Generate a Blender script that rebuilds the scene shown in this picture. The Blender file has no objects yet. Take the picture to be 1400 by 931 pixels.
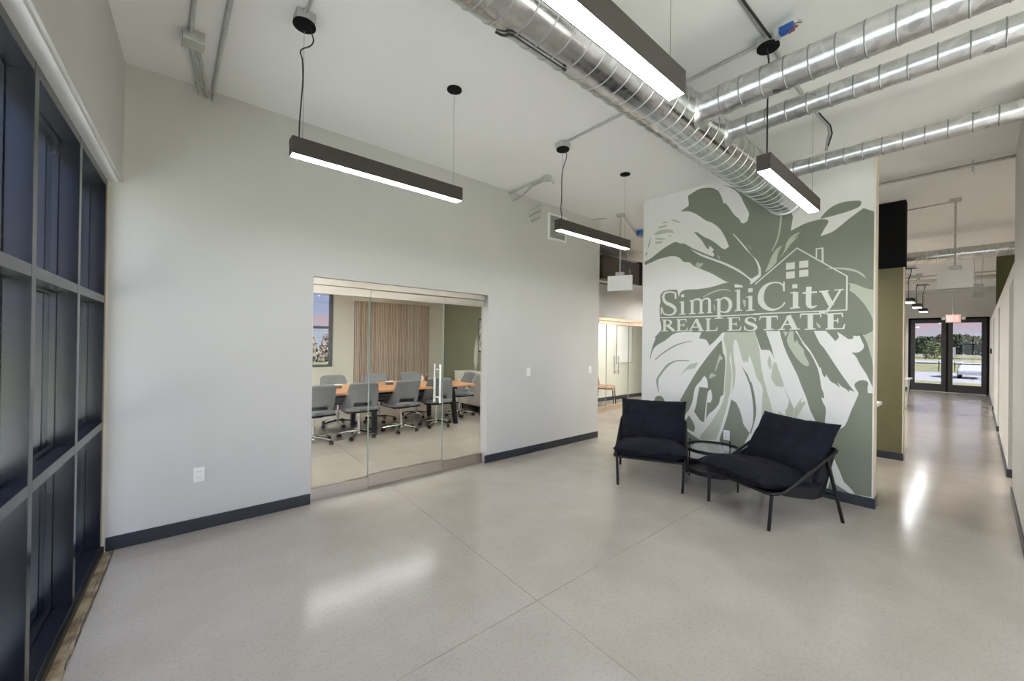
import bpy, bmesh, math, random
from mathutils import Vector, Matrix, noise
from mathutils.geometry import delaunay_2d_cdt
random.seed(7)
SC = bpy.context.scene
COL = SC.collection

# ------------------------------------------------------------------ camera
H = 1.52                       # eye height; hall runs along +X, left wall lies at +Y
cam_d = bpy.data.cameras.new('camera')
cam = bpy.data.objects.new('camera', cam_d); COL.objects.link(cam)
cam_d.sensor_fit = 'HORIZONTAL'; cam_d.sensor_width = 36.0
cam_d.lens = 36.0 * 555.75 / 1400.0
cam_d.clip_start = 0.02; cam_d.clip_end = 500
_yaw, _pit, _rol = 0.85421, 0.00398, 0.013353
_f = Vector((math.cos(_yaw) * math.cos(_pit), math.sin(_yaw) * math.cos(_pit), math.sin(_pit)))
_r = Vector((math.sin(_yaw), -math.cos(_yaw), 0)); _u = _r.cross(_f)
_r2 = math.cos(_rol) * _r + math.sin(_rol) * _u
_u2 = -math.sin(_rol) * _r + math.cos(_rol) * _u
cam.matrix_world = Matrix(((_r2.x, _u2.x, -_f.x, 0), (_r2.y, _u2.y, -_f.y, 0), (_r2.z, _u2.z, -_f.z, H), (0, 0, 0, 1)))
SC.camera = cam

# ------------------------------------------------------------------ view, world
SC.view_settings.view_transform = 'Standard'; SC.view_settings.look = 'None'
SC.view_settings.gamma = 1.0; SC.view_settings.use_curve_mapping = False
SC.view_settings.exposure = 0.17
SKY_STRENGTH = 3.4
LAMP = 43.0
SC.cycles.max_bounces = 10; SC.cycles.diffuse_bounces = 6; SC.cycles.glossy_bounces = 5
SC.cycles.transparent_max_bounces = 24; SC.cycles.transmission_bounces = 6
SC.cycles.caustics_reflective = False; SC.cycles.caustics_refractive = False
SC.cycles.sample_clamp_indirect = 12.0
SC.cycles.use_denoising = True

def srgb(r, g, b):
    f = lambda c: c / 12.92 if c <= 0.04045 else ((c + 0.055) / 1.055) ** 2.4
    return (f(r / 255), f(g / 255), f(b / 255), 1)

def make_world():
    w = bpy.data.worlds.new('evening_sky'); SC.world = w; w.use_nodes = True
    nt = w.node_tree; N = nt.nodes; L = nt.links; N.clear()
    out = N.new('ShaderNodeOutputWorld'); bg = N.new('ShaderNodeBackground')
    tc = N.new('ShaderNodeTexCoord'); sep = N.new('ShaderNodeSeparateXYZ')
    L.new(tc.outputs['Generated'], sep.inputs[0])
    ramp = N.new('ShaderNodeValToRGB'); L.new(sep.outputs['Z'], ramp.inputs[0])
    e = ramp.color_ramp.elements
    e[0].position = 0.0; e[0].color = srgb(206, 222, 238)
    e[1].position = 1.0; e[1].color = srgb(150, 178, 226)
    for p, c in ((0.022, srgb(208, 216, 234)), (0.042, srgb(232, 200, 208)), (0.066, srgb(192, 202, 234)), (0.22, srgb(158, 180, 228))):
        x = e.new(p); x.color = c
    mp = N.new('ShaderNodeMapping'); mp.inputs['Scale'].default_value = (1.6, 1.6, 14.0)
    L.new(tc.outputs['Generated'], mp.inputs[0])
    nz = N.new('ShaderNodeTexNoise'); nz.inputs['Scale'].default_value = 1.7; nz.inputs['Detail'].default_value = 5
    L.new(mp.outputs[0], nz.inputs[0])
    r2 = N.new('ShaderNodeValToRGB'); r2.color_ramp.elements[0].position = 0.48; r2.color_ramp.elements[1].position = 0.64
    L.new(nz.outputs[0], r2.inputs[0])
    mx = N.new('ShaderNodeMixRGB'); L.new(r2.outputs[0], mx.inputs[0]); L.new(ramp.outputs[0], mx.inputs[1])
    mx.inputs[2].default_value = srgb(236, 208, 212)
    L.new(mx.outputs[0], bg.inputs[0]); bg.inputs[1].default_value = SKY_STRENGTH
    L.new(bg.outputs[0], out.inputs[0])
make_world()
sun_d = bpy.data.lights.new('sun', 'SUN'); sun_d.energy = 56.0; sun_d.angle = math.radians(1.5); sun_d.color = (0.98, 0.985, 1.0)
sun = bpy.data.objects.new('sun', sun_d); COL.objects.link(sun)
sun.rotation_euler = Vector((-0.13, 0.83, -0.545)).to_track_quat('-Z', 'Y').to_euler()   # from behind the viewer, high

# ------------------------------------------------------------------ materials
MATS = {}
def mat(name, col, rough=0.6, metal=0.0, spec=0.5, var=0.0, scale=6.0, bump=0.0, bscale=60.0, stretch=None, col2=None, sheen=0.0, coat=0.0):
    if name in MATS: return MATS[name]
    m = bpy.data.materials.new(name); m.use_nodes = True; MATS[name] = m
    nt = m.node_tree; N = nt.nodes; L = nt.links
    b = N['Principled BSDF']
    b.inputs['Base Color'].default_value = col; b.inputs['Roughness'].default_value = rough
    b.inputs['Metallic'].default_value = metal; b.inputs['Specular IOR Level'].default_value = spec
    if sheen: b.inputs['Sheen Weight'].default_value = sheen; b.inputs['Sheen Roughness'].default_value = 0.4
    if coat: b.inputs['Coat Weight'].default_value = coat
    if var or bump or col2:
        tc = N.new('ShaderNodeTexCoord'); mp = N.new('ShaderNodeMapping'); L.new(tc.outputs['Object'], mp.inputs[0])
        if stretch: mp.inputs['Scale'].default_value = stretch
        nz = N.new('ShaderNodeTexNoise'); nz.inputs['Scale'].default_value = scale; nz.inputs['Detail'].default_value = 5
        L.new(mp.outputs[0], nz.inputs[0])
        mx = N.new('ShaderNodeMixRGB'); rp = N.new('ShaderNodeValToRGB')
        rp.color_ramp.elements[0].position = 0.35; rp.color_ramp.elements[1].position = 0.65
        L.new(nz.outputs[0], rp.inputs[0]); L.new(rp.outputs[0], mx.inputs[0])
        c2 = col2 or tuple(min(1, c * (1 + var)) for c in col[:3]) + (1,)
        c1 = col if col2 else tuple(c * (1 - var) for c in col[:3]) + (1,)
        mx.inputs[1].default_value = c1; mx.inputs[2].default_value = c2
        L.new(mx.outputs[0], b.inputs['Base Color'])
        if bump:
            n2 = N.new('ShaderNodeTexNoise'); n2.inputs['Scale'].default_value = bscale; n2.inputs['Detail'].default_value = 3
            L.new(mp.outputs[0], n2.inputs[0])
            bp = N.new('ShaderNodeBump'); bp.inputs['Strength'].default_value = bump; bp.inputs['Distance'].default_value = 0.01
            L.new(n2.outputs[0], bp.inputs['Height']); L.new(bp.outputs[0], b.inputs['Normal'])
    return m

def glass_mat(name, tint=(0.93, 0.96, 0.95, 1), refl=1.0, rough=0.0, ior=1.45):
    if name in MATS: return MATS[name]
    m = bpy.data.materials.new(name); m.use_nodes = True; MATS[name] = m
    nt = m.node_tree; N = nt.nodes; L = nt.links; N.clear()
    out = N.new('ShaderNodeOutputMaterial'); tr = N.new('ShaderNodeBsdfTransparent'); gl = N.new('ShaderNodeBsdfGlossy')
    tr.inputs[0].default_value = tint; gl.inputs['Roughness'].default_value = rough
    gl.inputs[0].default_value = (refl, refl, refl, 1)
    fr = N.new('ShaderNodeFresnel'); fr.inputs[0].default_value = ior
    ge = N.new('ShaderNodeNewGeometry'); mm = N.new('ShaderNodeMath'); mm.operation = 'SUBTRACT'; mm.inputs[0].default_value = 1.0
    L.new(ge.outputs['Backfacing'], mm.inputs[1]); mu = N.new('ShaderNodeMath'); mu.operation = 'MULTIPLY'
    L.new(fr.outputs[0], mu.inputs[0]); L.new(mm.outputs[0], mu.inputs[1])     # reflect on entry only: no false total reflection on leaving the pane
    mx = N.new('ShaderNodeMixShader'); L.new(mu.outputs[0], mx.inputs[0]); L.new(tr.outputs[0], mx.inputs[1]); L.new(gl.outputs[0], mx.inputs[2])
    L.new(mx.outputs[0], out.inputs[0])
    return m

def emit_mat(name, col, s):
    if name in MATS: return MATS[name]
    m = bpy.data.materials.new(name); m.use_nodes = True; MATS[name] = m
    b = m.node_tree.nodes['Principled BSDF']
    b.inputs['Base Color'].default_value = (0.8, 0.8, 0.8, 1)
    b.inputs['Emission Color'].default_value = col; b.inputs['Emission Strength'].default_value = s
    return m

def concrete_mat():
    m = bpy.data.materials.new('polished_concrete'); m.use_nodes = True; MATS['polished_concrete'] = m
    nt = m.node_tree; N = nt.nodes; L = nt.links; b = N['Principled BSDF']
    tc = N.new('ShaderNodeTexCoord')
    def nz(s, d=6, r=0.55):
        n = N.new('ShaderNodeTexNoise'); n.inputs['Scale'].default_value = s; n.inputs['Detail'].default_value = d
        n.inputs['Roughness'].default_value = r; L.new(tc.outputs['Object'], n.inputs[0]); return n
    a = nz(0.55); c = nz(3.2); d = nz(55, 3, 0.7); v = nz(150, 2)
    r1 = N.new('ShaderNodeValToRGB'); r1.color_ramp.elements[0].position = 0.3; r1.color_ramp.elements[1].position = 0.7
    r1.color_ramp.elements[0].color = srgb(163, 155, 146); r1.color_ramp.elements[1].color = srgb(175, 169, 161)
    L.new(a.outputs[0], r1.inputs[0])
    r2 = N.new('ShaderNodeValToRGB'); r2.color_ramp.elements[0].position = 0.35; r2.color_ramp.elements[1].position = 0.7
    r2.color_ramp.elements[0].color = (0.93, 0.925, 0.92, 1); r2.color_ramp.elements[1].color = (1.02, 1.02, 1.02, 1)
    L.new(c.outputs[0], r2.inputs[0])
    m1 = N.new('ShaderNodeMixRGB'); m1.blend_type = 'MULTIPLY'; m1.inputs[0].default_value = 1
    L.new(r1.outputs[0], m1.inputs[1]); L.new(r2.outputs[0], m1.inputs[2])
    r3 = N.new('ShaderNodeValToRGB'); r3.color_ramp.elements[0].position = 0.32; r3.color_ramp.elements[1].position = 0.5
    r3.color_ramp.elements[0].color = (0.82, 0.8, 0.78, 1); r3.color_ramp.elements[1].color = (1, 1, 1, 1)
    L.new(d.outputs[0], r3.inputs[0])
    m2 = N.new('ShaderNodeMixRGB'); m2.blend_type = 'MULTIPLY'; m2.inputs[0].default_value = 0.7
    L.new(m1.outputs[0], m2.inputs[1]); L.new(r3.outputs[0], m2.inputs[2])
    L.new(m2.outputs[0], b.inputs['Base Color'])
    rr = N.new('ShaderNodeMapRange'); rr.inputs['To Min'].default_value = 0.13; rr.inputs['To Max'].default_value = 0.2
    L.new(c.outputs[0], rr.inputs['Value']); L.new(rr.outputs[0], b.inputs['Roughness'])
    b.inputs['Specular IOR Level'].default_value = 0.5
    bp = N.new('ShaderNodeBump'); bp.inputs['Strength'].default_value = 0.05; bp.inputs['Distance'].default_value = 0.01
    w = nz(7, 2); L.new(w.outputs[0], bp.inputs['Height']); L.new(bp.outputs[0], b.inputs['Normal'])
    return m

def duct_mat(name='galvanized_spiral_steel', lo=0.16, hi=0.26):
    m = bpy.data.materials.new(name); m.use_nodes = True; MATS[name] = m
    nt = m.node_tree; N = nt.nodes; L = nt.links; b = N['Principled BSDF']
    tc = N.new('ShaderNodeTexCoord')
    vo = N.new('ShaderNodeTexVoronoi'); vo.inputs['Scale'].default_value = 22; L.new(tc.outputs['Object'], vo.inputs[0])
    r = N.new('ShaderNodeValToRGB'); r.color_ramp.elements[0].color = srgb(186, 187, 187); r.color_ramp.elements[1].color = srgb(222, 222, 220)
    L.new(vo.outputs['Color'], r.inputs[0]); L.new(r.outputs[0], b.inputs['Base Color'])
    b.inputs['Metallic'].default_value = 1.0
    mr = N.new('ShaderNodeMapRange'); mr.inputs['To Min'].default_value = lo; mr.inputs['To Max'].default_value = hi
    L.new(vo.outputs['Color'], mr.inputs['Value']); L.new(mr.outputs[0], b.inputs['Roughness'])
    nz = N.new('ShaderNodeTexNoise'); nz.inputs['Scale'].default_value = 5; L.new(tc.outputs['Object'], nz.inputs[0])
    bp = N.new('ShaderNodeBump'); bp.inputs['Strength'].default_value = 0.05; bp.inputs['Distance'].default_value = 0.01
    L.new(nz.outputs[0], bp.inputs['Height']); L.new(bp.outputs[0], b.inputs['Normal'])
    return m

def wood_mat(name, c1, c2, stretch, rough=0.5):
    return mat(name, c1, rough, col2=c2, scale=4.0, stretch=stretch, bump=0.05, bscale=20)

PAINT = mat('warm_white_paint', srgb(197, 196, 193), 0.62, var=0.015, scale=1.5, bump=0.02, bscale=220)
CEIL = mat('ceiling_paint', srgb(233, 233, 231), 0.75, var=0.015, scale=1.2)
TRIMW = mat('cream_trim_paint', srgb(226, 216, 198), 0.5)
OLIVE = mat('olive_paint', srgb(101, 97, 68), 0.6, var=0.02)
SAGE = mat('sage_paint', srgb(134, 138, 116), 0.6, var=0.02)
DKGREEN = mat('dark_green_paint', srgb(72, 74, 44), 0.65)
BASEB = mat('charcoal_vinyl_base', srgb(44, 47, 54), 0.38)
BLACK = mat('satin_black_metal', srgb(13, 13, 14), 0.4, spec=0.4)
MATTE = mat('matte_black', srgb(13, 13, 14), 0.8, spec=0.2)
ALUM = mat('dark_anodized_aluminium', srgb(17, 19, 26), 0.2, metal=0.0, spec=0.65, var=0.12, scale=3, stretch=(6, 6, .6))
BRUSH = mat('brushed_stainless', srgb(196, 188, 178), 0.32, metal=1.0, var=0.05, scale=8, stretch=(1, 1, 60))
CHROME = mat('polished_chrome', srgb(225, 226, 228), 0.12, metal=1.0)
STEEL = mat('galvanized_steel', srgb(190, 191, 188), 0.45, metal=0.5, var=0.08, scale=30)
WHITE = mat('white_plastic', srgb(232, 232, 230), 0.4)
CONC = concrete_mat(); DUCT = duct_mat(); SEAM = mat('duct_seam_steel', srgb(200, 201, 200), 0.3, metal=1.0)
EDGE = mat('stained_slab_edge', srgb(166, 152, 126), 0.8, col2=srgb(112, 96, 72), scale=11, bump=0.4, bscale=40)
JOINT = mat('joint_filler', srgb(132, 124, 115), 0.6)
HOUS = mat('bronze_black_housing', srgb(60, 55, 51), 0.5)
SEAMB = mat('branch_seam_steel', srgb(150, 151, 150), 0.5, metal=0.9)
DUCTB = duct_mat('galvanized_branch_steel', 0.26, 0.38)
CRACK = mat('dark_sealant', srgb(58, 54, 48), 0.9)
GLASSW = glass_mat('window_glass', (0.86, 0.9, 0.91, 1), 0.9)
GLASST = glass_mat('tinted_window_glass', (0.435, 0.44, 0.45, 1), 0.9)  # tint put in to dim the overbright view outdoors
GLASSP = glass_mat('partition_glass', (0.955, 0.965, 0.955, 1), 0.55, ior=1.35)
GLEDGE = mat('glass_edge', srgb(150, 168, 162), 0.2, spec=0.8)
LED = emit_mat('led_diffuser', (0.97, 0.99, 1.0, 1), LAMP)
LEDW = emit_mat('added_fill_led', (1.0, 0.96, 0.90, 1), LAMP * 6.0)  # boosted diffuser of the unseen pendants added around hall and far office
LEDC = emit_mat('added_conference_led', (1.0, 0.97, 0.92, 1), LAMP * 5.0)  # boosted diffuser of the unseen pendants added in the conference corners
DENIM = mat('dark_navy_fabric', srgb(14, 15, 27), 0.85, var=0.4, scale=14, bump=0.35, bscale=320, spec=0.25)
SLING = mat('black_sling_fabric', srgb(20, 20, 23), 0.9)

# ------------------------------------------------------------------ mesh tools
def link(o, parent=None):
    COL.objects.link(o)
    if parent: o.parent = parent
    return o
def tag(o, label=None, cat=None, group=None, kind=None):
    if label: o['label'] = label
    if cat: o['category'] = cat
    if group: o['group'] = group
    if kind: o['kind'] = kind
    return o
def thing(name, label, cat, loc=(0, 0, 0), rz=0.0, group=None):
    o = bpy.data.objects.new(name, None); o.empty_display_size = 0.1
    o.location = loc; o.rotation_euler = (0, 0, rz); link(o)
    return tag(o, label, cat, group)
def struct_root(name, loc=(0, 0, 0), rz=0.0):
    o = bpy.data.objects.new(name, None); o.location = loc; o.rotation_euler = (0, 0, rz); link(o); return tag(o, kind='structure')
def copy_tree(o, parent=None):
    c = o.copy(); COL.objects.link(c); c.parent = parent
    for ch in o.children: copy_tree(ch, c)
    return c

class MB:
    def __init__(s): s.v = []; s.f = []
    def add(s, vs, fs):
        n = len(s.v); s.v += [tuple(q) for q in vs]; s.f += [tuple(i + n for i in q) for q in fs]; return s
    def box(s, x0, x1, y0, y1, z0, z1):
        return s.add([(x0, y0, z0), (x1, y0, z0), (x1, y1, z0), (x0, y1, z0), (x0, y0, z1), (x1, y0, z1), (x1, y1, z1), (x0, y1, z1)],
                     [(0, 3, 2, 1), (4, 5, 6, 7), (0, 1, 5, 4), (1, 2, 6, 5), (2, 3, 7, 6), (3, 0, 4, 7)])
    def hexa(s, b, t):
        n = len(b)
        return s.add(list(b) + list(t), [tuple(range(n - 1, -1, -1)), tuple(range(n, 2 * n))] + [(i, (i + 1) % n, n + (i + 1) % n, n + i) for i in range(n)])
    def prism(s, poly, z0, z1): return s.hexa([(x, y, z0) for x, y in poly], [(x, y, z1) for x, y in poly])
    def tube(s, pts, r, seg=10, cap=True):
        pts = [Vector(p) for p in pts]; rs = r if isinstance(r, (list, tuple)) else [r] * len(pts)
        n0 = None; rings = []
        for i, p in enumerate(pts):
            t = (pts[min(i + 1, len(pts) - 1)] - pts[max(i - 1, 0)]).normalized()
            if n0 is None:
                a = Vector((0, 0, 1)) if abs(t.z) < 0.9 else Vector((1, 0, 0)); n0 = t.cross(a).normalized()
            else:
                n0 = (n0 - t * n0.dot(t)).normalized()
            b = t.cross(n0)
            rings.append([p + (n0 * math.cos(2 * math.pi * k / seg) + b * math.sin(2 * math.pi * k / seg)) * rs[i] for k in range(seg)])
        vs = [v for R in rings for v in R]; fs = []
        for i in range(len(pts) - 1):
            for k in range(seg):
                k2 = (k + 1) % seg; fs.append((i * seg + k, i * seg + k2, (i + 1) * seg + k2, (i + 1) * seg + k))
        if cap:
            fs.append(tuple(range(seg - 1, -1, -1))); m = (len(pts) - 1) * seg; fs.append(tuple(range(m, m + seg)))
        return s.add(vs, fs)
    def ring(s, c, axis, R, r, seg=40, rseg=8):
        axis = Vector(axis).normalized(); a = axis.orthogonal().normalized(); b = axis.cross(a); c = Vector(c)
        vs = []; fs = []
        for i in range(seg):
            t = 2 * math.pi * i / seg; d = a * math.cos(t) + b * math.sin(t)
            for k in range(rseg):
                q = 2 * math.pi * k / rseg; vs.append(c + d * (R + r * math.cos(q)) + axis * (r * math.sin(q)))
        for i in range(seg):
            for k in range(rseg):
                i2 = (i + 1) % seg; k2 = (k + 1) % rseg; fs.append((i * rseg + k, i2 * rseg + k, i2 * rseg + k2, i * rseg + k2))
        return s.add(vs, fs)
    def lathe(s, prof, seg=32, c=(0, 0, 0)):
        vs = []; fs = []
        for (r, z) in prof:
            for k in range(seg):
                t = 2 * math.pi * k / seg; vs.append((c[0] + r * math.cos(t), c[1] + r * math.sin(t), c[2] + z))
        for i in range(len(prof) - 1):
            for k in range(seg):
                k2 = (k + 1) % seg; fs.append((i * seg + k, i * seg + k2, (i + 1) * seg + k2, (i + 1) * seg + k))
        return s.add(vs, fs)
    def ellipsoid(s, c, r, nu=16, nv=10):
        vs = [(c[0], c[1], c[2] - r[2])]; fs = []
        for j in range(1, nv):
            p = -math.pi / 2 + math.pi * j / nv
            for i in range(nu):
                t = 2 * math.pi * i / nu; vs.append((c[0] + r[0] * math.cos(p) * math.cos(t), c[1] + r[1] * math.cos(p) * math.sin(t), c[2] + r[2] * math.sin(p)))
        vs.append((c[0], c[1], c[2] + r[2])); top = len(vs) - 1
        for i in range(nu):
            fs.append((0, 1 + (i + 1) % nu, 1 + i)); fs.append((top, 1 + (nv - 2) * nu + i, 1 + (nv - 2) * nu + (i + 1) % nu))
        for j in range(nv - 2):
            for i in range(nu):
                a = 1 + j * nu; b = a + nu; fs.append((a + i, a + (i + 1) % nu, b + (i + 1) % nu, b + i))
        return s.add(vs, fs)
    def build(s, name, m, parent=None, smooth=False, bevel=0.0, seg=2, fix=True):
        me = bpy.data.meshes.new(name); me.from_pydata(s.v, [], s.f); me.update()
        if fix:
            bm = bmesh.new(); bm.from_mesh(me); bmesh.ops.recalc_face_normals(bm, faces=bm.faces); bm.to_mesh(me); bm.free()
        me.materials.append(m)
        o = bpy.data.objects.new(name, me); link(o, parent)
        if smooth:
            for p in me.polygons: p.use_smooth = True
            try: me.set_sharp_from_angle(angle=math.radians(40))
            except Exception: pass
        if bevel:
            b = o.modifiers.new('bevel', 'BEVEL'); b.width = bevel; b.segments = seg; b.limit_method = 'ANGLE'; b.harden_normals = False
        return o

def B(name, m, parent, x0, x1, y0, y1, z0, z1, bevel=0.0):
    return MB().box(min(x0, x1), max(x0, x1), min(y0, y1), max(y0, y1), min(z0, z1), max(z0, z1)).build(name, m, parent, bevel=bevel)

def wall_with_holes(axis, const0, const1, a0, a1, z0, z1, holes):
    """box wall; axis 'x' runs along X (thickness in Y const0..const1); holes: (a0,a1,z0,z1). Built as a grid of boxes without inner faces."""
    As = sorted(set([a0, a1] + [h[0] for h in holes] + [h[1] for h in holes])); Zs = sorted(set([z0, z1] + [h[2] for h in holes] + [h[3] for h in holes]))
    solid = lambda i, j: 0 <= i < len(As) - 1 and 0 <= j < len(Zs) - 1 and not any(h[0] - 1e-6 <= As[i] and As[i + 1] <= h[1] + 1e-6 and h[2] - 1e-6 <= Zs[j] and Zs[j + 1] <= h[3] + 1e-6 for h in holes)
    mb = MB(); P = (lambda a, c, z: (a, c, z)) if axis == 'x' else (lambda a, c, z: (c, a, z))
    for i in range(len(As) - 1):
        for j in range(len(Zs) - 1):
            if not solid(i, j): continue
            a, b, c, d = As[i], As[i + 1], Zs[j], Zs[j + 1]
            for k in (const0, const1): mb.add([P(a, k, c), P(b, k, c), P(b, k, d), P(a, k, d)], [(0, 1, 2, 3)])
            if not solid(i - 1, j): mb.add([P(a, const0, c), P(a, const1, c), P(a, const1, d), P(a, const0, d)], [(0, 1, 2, 3)])
            if not solid(i + 1, j): mb.add([P(b, const0, c), P(b, const1, c), P(b, const1, d), P(b, const0, d)], [(0, 1, 2, 3)])
            if not solid(i, j - 1): mb.add([P(a, const0, c), P(b, const0, c), P(b, const1, c), P(a, const1, c)], [(0, 1, 2, 3)])
            if not solid(i, j + 1): mb.add([P(a, const0, d), P(b, const0, d), P(b, const1, d), P(a, const1, d)], [(0, 1, 2, 3)])
    o = mb
    return o
def weld(o):
    bm = bmesh.new(); bm.from_mesh(o.data); bmesh.ops.remove_doubles(bm, verts=bm.verts, dist=1e-5); bmesh.ops.recalc_face_normals(bm, faces=bm.faces); bm.to_mesh(o.data); bm.free(); return o
def S(o): return tag(o, kind='structure')

# ================================================================== SETTING
YW = 4.05          # room face of the left wall
CE = 3.50          # ceiling
XM = 5.08          # mural wall face
YR = -0.235        # hall face of the right wall
WIN_A = math.radians(86.3); WIN_P = Vector((-0.281, YW, 0))     # storefront line, slightly out of square
WD = Vector((math.cos(WIN_A), math.sin(WIN_A), 0)); WN = Vector((math.sin(WIN_A), -math.cos(WIN_A), 0))
wline = lambda y, off=0.0: WIN_P.x + (y - YW) * WD.x / WD.y + off
YS = -4.3          # wall behind the viewer
XE = 20.3          # far end wall
YB = 9.18          # back of the conference room

# --- floor: ground slab and its saw-cut panels
S(MB().prism([(wline(YS) + 0.02, YS), (XE + .2, YS), (XE + .2, YB + .2), (wline(YB + .2) + 0.02, YB + .2)], -0.25, -0.004).build('floor', JOINT))
FLOOR = bpy.data.objects['floor']
jx = lambda y: 1.66 + 0.0645 * (y - 1.0)
xs = [lambda y: wline(y) + 0.07, jx, lambda y: jx(y) + 5.6, lambda y: jx(y) + 11.2, lambda y: XE + .2]
ys = [YS, 1.70, 5.6, YB + .2]
g = 0.0014
for i in range(4):
    for j in range(3):
        a, b = ys[j] + g, ys[j + 1] - g
        pl = [(xs[i](a) + g, a), (xs[i + 1](a) - g, a), (xs[i + 1](b) - g, b), (xs[i](b) + g, b)]
        MB().prism(pl, -0.004, 0.0).build('slab_panel', CONC, FLOOR)
MB().prism([(wline(YS) + .002, YS), (wline(YS) + .0665, YS), (wline(YW) + .0665, YW), (wline(YW) + .002, YW)], -0.004, -0.001).build('slab_edge', EDGE, FLOOR)

ck = MB(); cr2 = random.Random(5)
for off0, w0 in ((.063, .0022), (.046, .0012)):
    pts = [(YS + .3 + k * .06, off0 + cr2.uniform(-.004, .004)) for k in range(135)]
    for (ya, oa), (yb, ob) in zip(pts, pts[1:]):
        if cr2.random() < (.18 if w0 > .002 else .45): continue
        ck.add([(wline(ya) + oa - w0, ya, .0006), (wline(ya) + oa + w0, ya, .0006), (wline(yb) + ob + w0, yb, .0006), (wline(yb) + ob - w0, yb, .0006)], [(0, 1, 2, 3)])
tag(ck.build('slab_crack', CRACK, FLOOR), kind='stuff')
# --- ceiling
S(B('ceiling', CEIL, None, -1.2, XE + .2, YS - .1, YB + .2, CE, CE + .2))

# --- left wall with the glazed opening
OX0, OX1, OZ = 1.082, 3.125, 2.105
S(weld(wall_with_holes('x', YW, YW + .14, -0.30, 5.39, 0, CE, [(OX0, OX1, 0, OZ)]).build('wall_left', PAINT)))
S(MB().box(5.25, 5.39, YW + .14, 4.30, 0, CE).box(5.25, 5.72, 4.30, 4.42, 0, CE).build('wall_left_return', PAINT))
def baseboard(name, x0, x1, y0, y1, h=0.098, parent=None):
    o = MB().box(x0, x1, y0, y1, 0.0, h).build(name, BASEB, parent, bevel=0.004); return S(o)
baseboard('baseboard_left', wline(YW) + .02, OX0 - .002, YW - .011, YW)
baseboard('baseboard_left', OX1 - .03, 5.392, YW - .011, YW)

# --- window wall: bulkhead above, storefront below
def wpt(s, off, z=0.0): q = WIN_P + WD * s + WN * off; return (q.x, q.y, z)
def wbox(s0, s1, o0, o1, z0, z1):
    c = [(s0, o0), (s1, o0), (s1, o1), (s0, o1)]
    return MB().hexa([wpt(s, o, z0) for s, o in c], [wpt(s, o, z1) for s, o in c])
S(wbox(-8.45, 0.02, -0.17, 0.078, 2.63, CE).build('wall_window', PAINT))
S(wbox(-8.45, 0.02, -0.02, 0.058, 2.622, 2.63).build('trim_1', WHITE))
S(wbox(-0.004, 0.02, -0.17, 0.012, 0.0, 2.63).build('trim_2', TRIMW))
W1 = struct_root('window_1')
BAY = 0.757; NB = 11; Z_ROWS = [(0.055, 0.876), (0.926, 1.755), (1.805, 2.575)]
svals = [-0.03 - BAY * i for i in range(NB + 1)]
for i, s in enumerate(svals):
    wbox(s - .026, s + .026, -.165, 0.0, 0.0, 2.622).build('mullion', ALUM, W1, bevel=0.002)
for i in range(NB):
    a, b = svals[i + 1] + .0262, svals[i] - .0262
    for z0, z1 in ((0.0, 0.055), (0.876, 0.926), (1.755, 1.805), (2.575, 2.622)):
        wbox(a, b, -.165, -.0005, z0, z1).build('rail', ALUM, W1, bevel=0.002)
    for z0, z1 in Z_ROWS:
        st = MB()
        for q in ((a, a + .012, z0, z1), (b - .012, b, z0, z1), (a + .012, b - .012, z0, z0 + .012), (a + .012, b - .012, z1 - .012, z1)):
            for o0, o1 in ((-.098, -.078), (-.142, -.125)):
                t = wbox(q[0], q[1], o0, o1, q[2], q[3]); st.add(t.v, t.f)
        st.build('glazing_stop', ALUM, W1)
        wbox(a + .004, b - .004, -.122, -.102, z0 + .004, z1 - .004).build('pane', GLASSW, W1)
wbox(-8.45, -0.0, 0.0, 0.012, 0.0, 0.042).build('base_flashing', BLACK, W1)

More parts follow.
